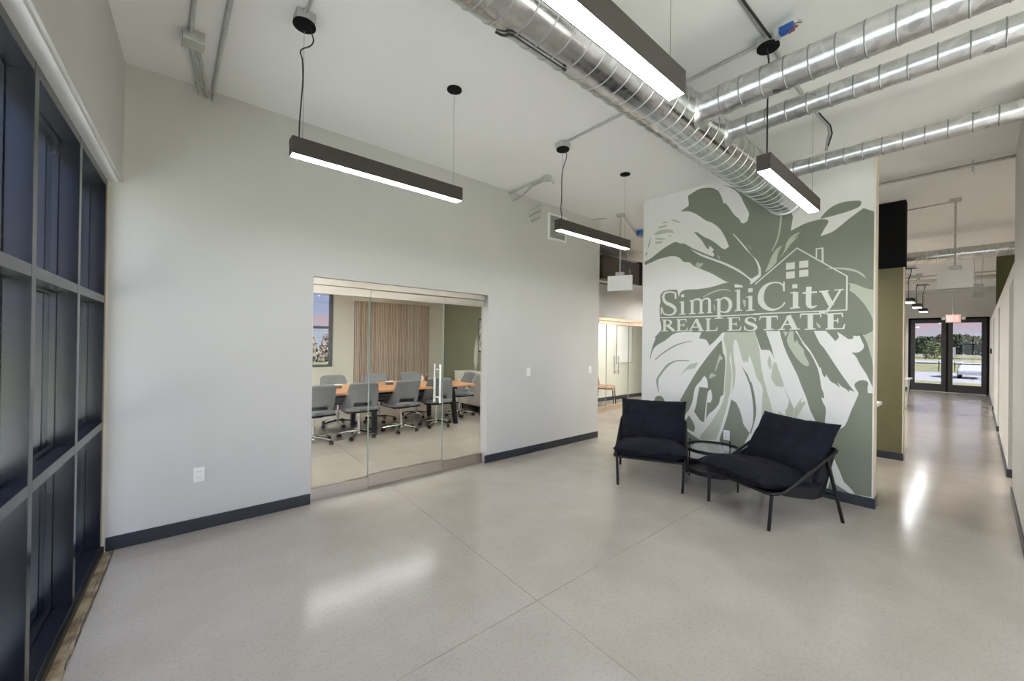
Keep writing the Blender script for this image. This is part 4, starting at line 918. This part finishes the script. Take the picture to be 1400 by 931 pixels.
def make_lounge(label, loc, rz, seed):
    """local: x lateral, +y backward, front legs at y=0"""
    t = thing('lounge_chair', label, 'chair', loc, rz, 'dark lounge chairs before the mural')
    hw = .365; r = .0145
    loop = [(-hw, -.02, .31), (hw, -.02, .31), (hw, .12, .315), (hw, .74, .625), (-hw, .74, .625), (-hw, .12, .315)]
    MB().tube(round_path(loop, .06), r, 12, cap=False).build('tube_frame', BLACK, t, smooth=True)
    for s in (-1, 1):
        MB().tube([(s * .335, .015, .31), (s * .322, .0, 0.0)], [r, r * .95], 12).build('front_leg', BLACK, t, smooth=True)
        MB().tube([(s * hw, .60, .545), (s * .385, .765, 0.0)], [r, r * .95], 12).build('rear_leg', BLACK, t, smooth=True)
    MB().tube([(-.372, .69, .235), (.372, .69, .235)], .009, 10).build('rear_stretcher', BLACK, t, smooth=True)
    # sling: front bar -> low at back -> up to the rear bar
    prof = [(0, .312), (.12, .285), (.30, .245), (.46, .215), (.56, .22), (.61, .27), (.66, .42), (.735, .612)]
    vs = [(x, y, z) for y, z in prof for x in (-.345, -.17, 0, .17, .345)]
    fs = [(i * 5 + k, i * 5 + k + 1, i * 5 + k + 6, i * 5 + k + 5) for i in range(len(prof) - 1) for k in range(4)]
    o = MB().add(vs, fs).build('sling', SLING, t, smooth=True); m = o.modifiers.new('solid', 'SOLIDIFY'); m.thickness = .006
    for s in (-1, 1):                           # cloth cheeks that close the sling below the arms
        side = MB()
        top = [(.10, .305), (.30, .395), (.52, .505), (.70, .595)]; bot = [(.12, .283), (.30, .243), (.50, .216), (.665, .44)]
        n = 4; side.add([(s * .347, y, z) for y, z in top] + [(s * .345, y, z) for y, z in bot], [(i, i + 1, n + i + 1, n + i) for i in range(n - 1)])
        o = side.build('sling_side', SLING, t); m = o.modifiers.new('solid', 'SOLIDIFY'); m.thickness = .005
    # seat cushion, tipped slightly back
    M = Matrix.Translation((0, .235, .372)) @ Matrix.Rotation(math.radians(-6), 4, 'X')
    sc = xf(pillow(.735, .70, .20, seed=seed, wr=.013, conc=.03), M).build('seat_cushion', DENIM, t, smooth=True)
    M = Matrix.Translation((0, .605, .60)) @ Matrix.Rotation(math.radians(58), 4, 'X')
    bc = xf(pillow(.75, .57, .21, seed=seed + 9, wr=.009, conc=.06), M).build('back_cushion', DENIM, t, smooth=True)
    return t
# facing: local -y looks out of the chair
def face(bx, by): return math.atan2(-bx, by)      # backward direction -> rotation of local +y
make_lounge('dark lounge chair left of the round table, facing the room', (3.9075, 2.263, 0), face(.8886, .4588), 1.0)
make_lounge('dark lounge chair right of the round table, angled away, its side frame showing', (3.9285, 1.4185, 0), face(.9169, -.3991), 23.0)

# --- round tray table
rt = thing('side_table', 'round black two-tier side table with glass top between the lounge chairs', 'side table', (4.604, 1.912, 0))
R_ = .283
MB().lathe([(R_ - .010, .37), (R_ + .006, .37), (R_ + .006, .402), (R_ - .010, .402), (R_ - .010, .37)], 56).build('top_ring', BLACK, rt, smooth=True)
MB().lathe([(.0, .384), (R_ - .0105, .384), (R_ - .0105, .392), (.0, .392)], 56).build('glass_top', glass_mat('smoked_table_glass', (.80, .84, .84, 1), 1.0), rt)
MB().lathe([(0, .135), (R_ - .004, .135), (R_ + .006, .142), (R_ + .006, .185), (R_ - .002, .185), (R_ - .002, .146), (0, .145)], 56).build('lower_tray', BLACK, rt, smooth=True)
for a in (76, 256, 346):
    c, s = math.cos(math.radians(a)) * (R_ + .0145), math.sin(math.radians(a)) * (R_ + .0145)
    MB().tube([(c, s, 0), (c, s, .43)], .0085, 10).build('leg', BLACK, rt, smooth=True)

# --- hanging fittings in the hall
def hanging_sign(label, loc, w, h, lit=None, rz=0.0, name='hanging_sign_box', cat='sign', ztop=CE, heads=False, d=.05):
    """box sign hung on a rod; local x across, faces -y"""
    t = thing(name, label, cat, loc, rz); zc = 0.0
    B('sign_body', WHITE, t, -w / 2, w / 2, -d / 2, d / 2, -h / 2, h / 2, .004)
    B('mount_box', STEEL, t, -.06, .06, -.04, .04, h / 2 + .0005, h / 2 + .05, .004)
    up = ztop - loc[2]
    MB().tube([(0, 0, h / 2 + .05), (0, 0, up - .04)], .011, 10).build('rod', STEEL, t, smooth=True)
    B('ceiling_bracket', STEEL, t, -.055, .055, -.05, .05, up - .04, up - .0005, .003)
    return t
hanging_sign('blank white box sign on a rod in the hall past the mural edge', (7.957, .212, 2.435), .33, .24, rz=-math.pi / 2)
hanging_sign('white hanging box sign on a rod in the passage beside the mural', (5.303, 3.6, 2.44), .37, .23, rz=-math.pi / 2 + .35)
conduit('conduit from the hall sign bracket across to the column wall', [(7.97, .25, CE - .03), (8.03, .66, CE - .03), (8.06, 1.6, CE - .03)], .009)
conduit('sprinkler pipe crossing the hall ceiling beside the mural edge', [(6.43, 3.0, CE - .055), (6.43, YR - .0005, CE - .055)], .017, mat('painted_pipe', srgb(150, 146, 138), .5), 'pipe', 'sprinkler_pipe')
conduit('thin conduit just below the sprinkler pipe in the hall', [(6.36, 3.0, CE - .085), (6.36, YR - .0005, CE - .085)], .008)
sp = thing('ceiling_sprinkler', 'sprinkler drop with hanger rod near the right wall', 'sprinkler', (6.43, .05, CE - .0005))
MB().tube([(0, 0, 0), (0, 0, -.13)], .006, 8).build('hanger_rod', STEEL, sp, smooth=True); MB().tube([(0, 0, -.13), (0, 0, -.16)], .013, 10).build('head', WHITE, sp, smooth=True)
# red exit sign with emergency lamp heads at the end doors
ex = thing('exit_sign', 'lit red EXIT sign with two lamp heads before the end doors', 'exit sign', (15.0, .42, 2.26), -math.pi / 2)
B('sign_body', WHITE, ex, -.13, .13, -.03, .03, -.10, .10, .004)
B('red_panel', emit_mat('exit_red_face', (1.0, .06, .05, 1), .55), ex, -.115, .115, -.034, -.0305, -.085, .085)
def block_text(word, w, h, x0, y, z0, th):
    mb = MB(); n = len(word); cw = w / n
    for i, ch in enumerate(word):
        a = x0 + i * cw + cw * .12; b = x0 + (i + 1) * cw - cw * .12; s = cw * .2; m = z0 + h / 2
        bars = {'E': [(a, a + s, z0, z0 + h), (a, b, z0, z0 + s), (a, b, m - s / 2, m + s / 2), (a, b, z0 + h - s, z0 + h)],
                'I': [((a + b) / 2 - s / 2, (a + b) / 2 + s / 2, z0, z0 + h)], 'T': [((a + b) / 2 - s / 2, (a + b) / 2 + s / 2, z0, z0 + h), (a, b, z0 + h - s, z0 + h)]}.get(ch)
        if ch == 'X':
            for p, q in ((a, b), (b, a)):
                mb.hexa([(p - s / 2, y, z0), (p + s / 2, y, z0), (p + s / 2, y + th, z0), (p - s / 2, y + th, z0)], [(q - s / 2, y, z0 + h), (q + s / 2, y, z0 + h), (q + s / 2, y + th, z0 + h), (q - s / 2, y + th, z0 + h)])
        else:
            for q in bars: mb.box(q[0], q[1], y, y + th, q[2], q[3])
    return mb
block_text('EXIT', .19, .11, -.095, -.0365, -.055, .002).build('lettering', emit_mat('exit_letters', (1, .5, .45, 1), .9), ex)
for s in (-1, 1): MB().tube([(s * .14, 0, 0), (s * .17, 0, 0)], .012).tube([(s * .17, .02, 0), (s * .17, -.03, 0)], [.03, .038], 14).build('lamp_head', WHITE, ex, smooth=True)
MB().tube([(0, 0, .10), (0, 0, CE - 2.26)], .009, 8).build('rod', STEEL, ex, smooth=True)
# grey projector-like unit heater hung further down the hall
uh = thing('unit_heater', 'grey unit heater hung from two rods in the far hall', 'heater', (12.0, .01, 2.5), -math.pi / 2)
GRY = mat('light_grey_enamel', srgb(176, 178, 178), .5)
MB().hexa([(-.09, -.10, 0), (.09, -.10, 0), (.09, .10, 0), (-.09, .10, 0)], [(-.06, -.08, .1), (.06, -.08, .1), (.06, .08, .1), (-.06, .08, .1)]).build('hood', GRY, uh)
B('body', GRY, uh, -.065, .065, -.085, .085, .1005, .27, .008); B('grille', STEEL, uh, -.05, .05, -.092, -.0855, .12, .25)
for s in (-1, 1): MB().tube([(s * .04, 0, .27), (s * .07, 0, CE - 2.5)], .005, 8).build('rod', STEEL, uh, smooth=True)
for k, (x, z, r) in enumerate(((14.0, 3.24, .022), (14.2, 3.15, .05), (14.6, 2.95, .018), (14.9, 2.9, .012))):
    conduit(('uppermost thin', 'thick pale', 'lower', 'lowest thin')[k] + ' pipe crossing the far hall near the end doors', [(x, 4.8, z), (x, YR - 1.2, z)], r, (STEEL, mat('pale_pipe', srgb(206, 204, 198), .5), STEEL, STEEL)[k], 'pipe', 'overhead_pipe', group='pipes crossing the far hall')
jb = thing('ceiling_box', 'cluster of grey junction boxes above the three hall pendants', 'electrical box', (15.4, 1.06, CE))
B('box', STEEL, jb, -.06, .06, -.06, .06, -.1, -.0005, .003); MB().tube([(0, .05, -.05), (-.2, .2, -.03), (-.5, .25, -.03)], .014).build('conduit_tail', STEEL, jb, smooth=True)

# --- air handler in the passage
ah = thing('air_handler', 'black air handling unit hung under the ceiling in the passage', 'air handler', (7.25, 5.1, 2.80))
AHB = mat('dark_bronze_enamel', srgb(50, 43, 38), .4, var=.1)
B('cabinet', AHB, ah, -.68, .62, -.25, .25, 0, .46, .008); B('end_cover', MATTE, ah, .6205, .74, -.25, .25, 0, .50, .006)
MB().ring((.25, -.252, .25), (0, 1, 0), .035, .006, 24, 8).build('dial', STEEL, ah, smooth=True)
B('sticker', BLUE, ah, -.02, .05, -.2525, -.2502, .28, .36)
for x in (-.5, .5): MB().tube([(x, 0, .46), (x, 0, CE - 2.80)], .008, 8).build('hanger_rod', STEEL, ah, smooth=True)
MB().tube([(.30, -.22, -.04), (.30, -.22, .0)], .02).tube([(.1, -.22, .02), (.5, -.22, -.02)], .012).build('valve', STEEL, ah, smooth=True)
conduit('pale pipe running below the black air handler', [(5.722, 4.75, 2.69), (8.6, 4.75, 2.76)], .022, MATS['pale_pipe'], 'pipe', 'overhead_pipe')
conduit('conduit from the passage sign bracket toward the mural', [(5.35, 3.58, CE - .025), (6.6, 4.1, CE - .03)], .010)
pb = thing('power_pack', 'small blue power pack beside the mural wall in the passage', 'power pack', (6.25, 3.86, CE - .08)); B('body', BLUE, pb, -.05, .04, -.03, .03, -.03, .05, .004); B('bracket', STEEL, pb, .041, .12, -.04, .04, -.04, .0795, .004)
conduit('thin pipe crossing the passage ceiling before the air handler', [(5.722, 4.6, CE - .12), (8.6, 4.5, CE - .1)], .010, STEEL, 'pipe', 'overhead_pipe')

# --- inside the far office
wb = thing('wall_board', 'white board on the back wall of the far office', 'board', (9.78, 6.48, 1.5)); B('panel', WHITE, wb, -.36, .36, -.02, -.0005, -.5, .5, .003)
fr = MB()
for q in ((-.38, .38, .5, .52), (-.38, .38, -.52, -.5), (-.38, -.36, -.5, .5), (.36, .38, -.5, .5)): fr.box(q[0], q[1], -.024, -.0005, q[2], q[3])
fr.build('frame', STEEL, wb)
ac = thing('armchair', 'tan guest chair behind the far office glass', 'chair', (8.35, 6.05, 0), .5)
TAN = mat('tan_leather', srgb(150, 112, 92), .5)
xf(pillow(.5, .5, .1, 12, 12), Matrix.Translation((0, 0, .44))).build('seat', TAN, ac, smooth=True)
xf(pillow(.5, .5, .1, 12, 12), Matrix.Translation((0, .24, .68)) @ Matrix.Rotation(math.radians(78), 4, 'X')).build('backrest', TAN, ac, smooth=True)
for x in (-.2, .2):
    for y in (-.2, .2): MB().tube([(x, y, .40), (x * 1.15, y * 1.15, 0)], .012).build('leg', BLACK, ac, smooth=True)

# --- counter and desk peeking out beyond the mural and column
ct = thing('counter', 'white counter end peeking out behind the mural edge', 'counter', (5.6, 1.6, 0))
B('worktop', WHITE, ct, -.12, .3, -.92, .9, .90, .935, .004); B('base_panel', PAINT, ct, -.1, .26, -.6, .88, 0, .899)
dk = thing('desk', 'small desk with slanted metal leg beyond the column wall', 'desk', (13.9, 1.75, 0))
B('desktop', GRY, dk, -.6, .6, -.65, .65, .72, .75, .004)
for x in (-.5, .5):
    for y in (-.6, .6): MB().tube([(x, y, .72), (x, y * .97 - (.06 if y < 0 else -.06) * -.3, 0)], .014).build('leg', STEEL, dk, smooth=True)
th = thing('thermostat', 'small dark card reader on the right wall near the end doors', 'control', (17.0, YR, 1.45)); B('cover', BLACK, th, -.05, .05, .0005, .03, -.07, .07, .006); B('screen', GRY, th, -.03, .03, .0305, .033, 0, .05)

# ================================================================== OUTSIDE
GRASS = mat('dry_lawn', srgb(140, 132, 96), .95, col2=srgb(104, 110, 70), scale=.9, bump=.3, bscale=30)
ASPH = mat('asphalt', srgb(150, 150, 152), .9, var=.06, scale=3)
def ground(name, m, x0, x1, y0, y1, z=-.08, zt=.3):
    o = B(name, m, None, x0, x1, y0, y1, z - zt, z); return S(o)
S(MB().hexa([(XE + .21, -40, -.6), (47, -60, -1.6), (47, 60, -1.6), (XE + .21, 40, -.6)], [(XE + .21, -40, -.08), (47, -60, -1.16), (47, 60, -1.16), (XE + .21, 40, -.08)]).build('lawn_east', GRASS))
ground('road_east', ASPH, 47.0, 66.0, -80, 80, -1.2); ground('lawn_far', GRASS, 66.0, 230, -150, 150, -1.18)
ground('lawn_north', GRASS, -60, XE + .2, YB + .21, 120, -.08); ground('paving_west', mat('exterior_paving', srgb(170, 168, 162), .85, var=.05), -60, -1.0, YS - 3, YB + .2, -.06)
S(B('entry_slab', ASPH, None, XE + .205, XE + 2.2, -.6, 2.1, -.05, -.012)); ground('lawn_south', GRASS, -60, XE + .2, -80, YS - .3, -.08)
ground('paving_strip', MATS['exterior_paving'], -.999, wline(YS) - .2, YS - .2, YB + .2, -.06)
# distant parking strip
S(B('parking_far', ASPH, None, 104, 124, 2, 60, -1.3, -1.15))
def tree(label, x, y, h, w, m, group, seed, n=260, low=.12):
    rnd = random.Random(seed); t = thing('tree', label, 'tree', (x, y, -.08), 0, group)
    MB().tube([(0, 0, 0), (rnd.uniform(-.1, .1), 0, h * .3), (rnd.uniform(-.2, .2), .1, h * .6)], [w * .05, w * .035, w * .02], 8).build('trunk', mat('bark', srgb(84, 72, 60), .9), t, smooth=True)
    cr = MB()
    for k in range(n):
        a = rnd.uniform(0, 6.283); zz = (rnd.betavariate(1.6, 1.6) if low > .1 else rnd.random()); rad = w * .5 * math.sqrt(rnd.random()) * ((math.sin(math.pi * min(max(zz, .08), .95)) if low > .1 else math.cos(zz * 1.45) ** .6) ** .55)
        c = Vector((math.cos(a) * rad, math.sin(a) * rad, h * (low + (.98 - low) * zz))); s = h * rnd.uniform(.035, .075)
        ax = Vector((rnd.gauss(0, 1), rnd.gauss(0, 1), rnd.gauss(0, 1))).normalized(); b = ax.orthogonal().normalized(); d = ax.cross(b)
        cr.add([c + b * s, c + d * s * .8, c - b * s, c - d * s * .8, c + ax * s * .6, c - ax * s * .6], [(0, 1, 4), (1, 2, 4), (2, 3, 4), (3, 0, 4), (1, 0, 5), (2, 1, 5), (3, 2, 5), (0, 3, 5)])
    cr.build('crown', m, t, fix=False)
LEAF1 = mat('dark_foliage', srgb(76, 88, 62), .9, var=.3, scale=1.2); LEAF2 = mat('bare_brown_foliage', srgb(122, 108, 100), .95, var=.25, scale=1.5); LEAF3 = mat('olive_foliage', srgb(104, 112, 78), .9, var=.25, scale=1.3)
rnd = random.Random(3)
words16 = ('leftmost', 'second', 'third', 'fourth', 'fifth', 'sixth', 'seventh', 'eighth', 'ninth', 'tenth', 'eleventh', 'twelfth', 'thirteenth')
for k in range(13):
    y = 21.0 - k * 3.0; x = 150 + (k % 2) * 9
    hh = 4.7 + (1.2 if k > 7 else 0) + rnd.uniform(-.4, .5)
    tree('%s tree from the left in the dark tree line beyond the road' % words16[k], x, y, hh, rnd.uniform(5.6, 5.9), (LEAF1, LEAF2, LEAF1, LEAF3)[k % 4], 'tree line beyond the road', 100 + k, 700, .0)
tree('round bush beyond the road seen through the left door leaf', 85, 4.2, 2.4, 2.6, LEAF3, None, 55, 300, .0)
tree('small bush at the left edge of the end door view', 88, 13.0, 2.2, 2.4, LEAF1, None, 56, 300, .0)
for k in range(10):
    tree('%s brush clump from the left outside the conference window' % words16[k], 6.0 + k * .85, 31 + (k % 2) * 2.2, rnd.uniform(1.85, 2.1), rnd.uniform(1.48, 1.54), LEAF2, 'brown brush outside the conference window', 200 + k, 500, .0)
# silver car on the road
cr_ = thing('car', 'silver car on the road seen through the right door leaf', 'car', (56, .35, -1.2), -math.pi / 2)
CARP = mat('silver_car_paint', srgb(214, 217, 222), .3, metal=.3, coat=.5)
side = [(-2.2, .35), (-2.25, .62), (-2.1, .78), (-1.3, .90), (-.55, 1.30), (.75, 1.36), (1.55, .98), (2.15, .92), (2.25, .6), (2.2, .35)]
n = len(side); bd = MB()
ins = lambda z: .86 if z < 1.0 else .70
bd.add([(-ins(z), x, z) for x, z in side] + [(ins(z), x, z) for x, z in side], [tuple(range(n)), tuple(range(2 * n - 1, n - 1, -1))] + [(i, (i + 1) % n, n + (i + 1) % n, n + i) for i in range(n)])
body = bd.build('body', CARP, cr_, bevel=.05)
CGL = mat('car_glass', srgb(40, 46, 54), .1)
for s in (-1, 1):
    MB().hexa([(s * .845, -1.1, .95), (s * .845, 1.35, .97), (s * .72, .70, 1.28), (s * .72, -.5, 1.24)], [(s * .875, -1.1, .95), (s * .875, 1.35, .97), (s * .745, .70, 1.28), (s * .745, -.5, 1.24)]).build('side_window', CGL, cr_)
for x in (-.78, .78):
    for y in (-1.4, 1.4):
        w_ = MB().tube([(x - .12, y, .33), (x + .12, y, .33)], .33, 24).build('wheel', mat('tyre', srgb(30, 30, 32), .8), cr_, smooth=True)
        MB().tube([(x - .128, y, .33), (x + .128, y, .33)], .2, 20).build('hubcap', STEEL, w_, smooth=True)
sg = thing('sign_post', 'white marker post beside the road', 'sign', (68.0, 2.0, -1.18)); MB().tube([(0, 0, 0), (0, 0, 2.9)], .05).build('post', WHITE, sg); B('plate', WHITE, sg, -.03, .03, -.3, .3, 1.6, 2.8)
vn = thing('van', 'white van parked far beyond the road', 'van', (112, 12.4, -1.15), math.pi / 2)
B('body', WHITE, vn, -.9, .9, -2.3, 2.3, .35, 1.9, .2); B('windscreen', CGL, vn, -.91, .91, 1.2, 2.0, 1.15, 1.7)
for y in (-1.5, 1.5): MB().tube([(-.95, y, .35), (.95, y, .35)], .35, 16).build('wheel', MATS['tyre'], vn, smooth=True)
# brick wing and pier outside the storefront
bw = thing('brick_wing', 'brown brick building wing outside the storefront windows', 'building', (-5.2, 8.4, -.06))
BRK = mat('brown_brick', srgb(70, 56, 50), .9, var=.12, scale=30, bump=.3, bscale=30)
weld(wall_with_holes('x', -1.0, -.8, -4.2, 4.0, 0, 4.6, [(1.2, 2.4, .9, 2.0), (-1.6, -.4, .9, 2.0)]).build('wall', BRK, bw))
B('wall', BRK, bw, 4.0, 4.2, -1.0, 2.0, 0, 4.6); B('roof', PAINT, bw, -4.4, 4.4, -1.3, 2.2, 4.6, 4.75)
for x in (1.8, -1.0):
    w_ = B('window', WHITE, bw, x - .6, x + .6, -.97, -.95, .9, 2.0); B('pane', CGL, w_, x - .54, x + .54, -.985, -.9705, .96, 1.94)
pr_ = thing('exterior_pier', 'beige exterior pier just outside the last storefront bay', 'pier', (-.78, 4.0, -.06)); B('shaft', TRIMW, pr_, -.08, .08, -.12, .12, .1, 3.6, .005); B('base', ASPH, pr_, -.1, .1, -.14, .14, 0, .0995)
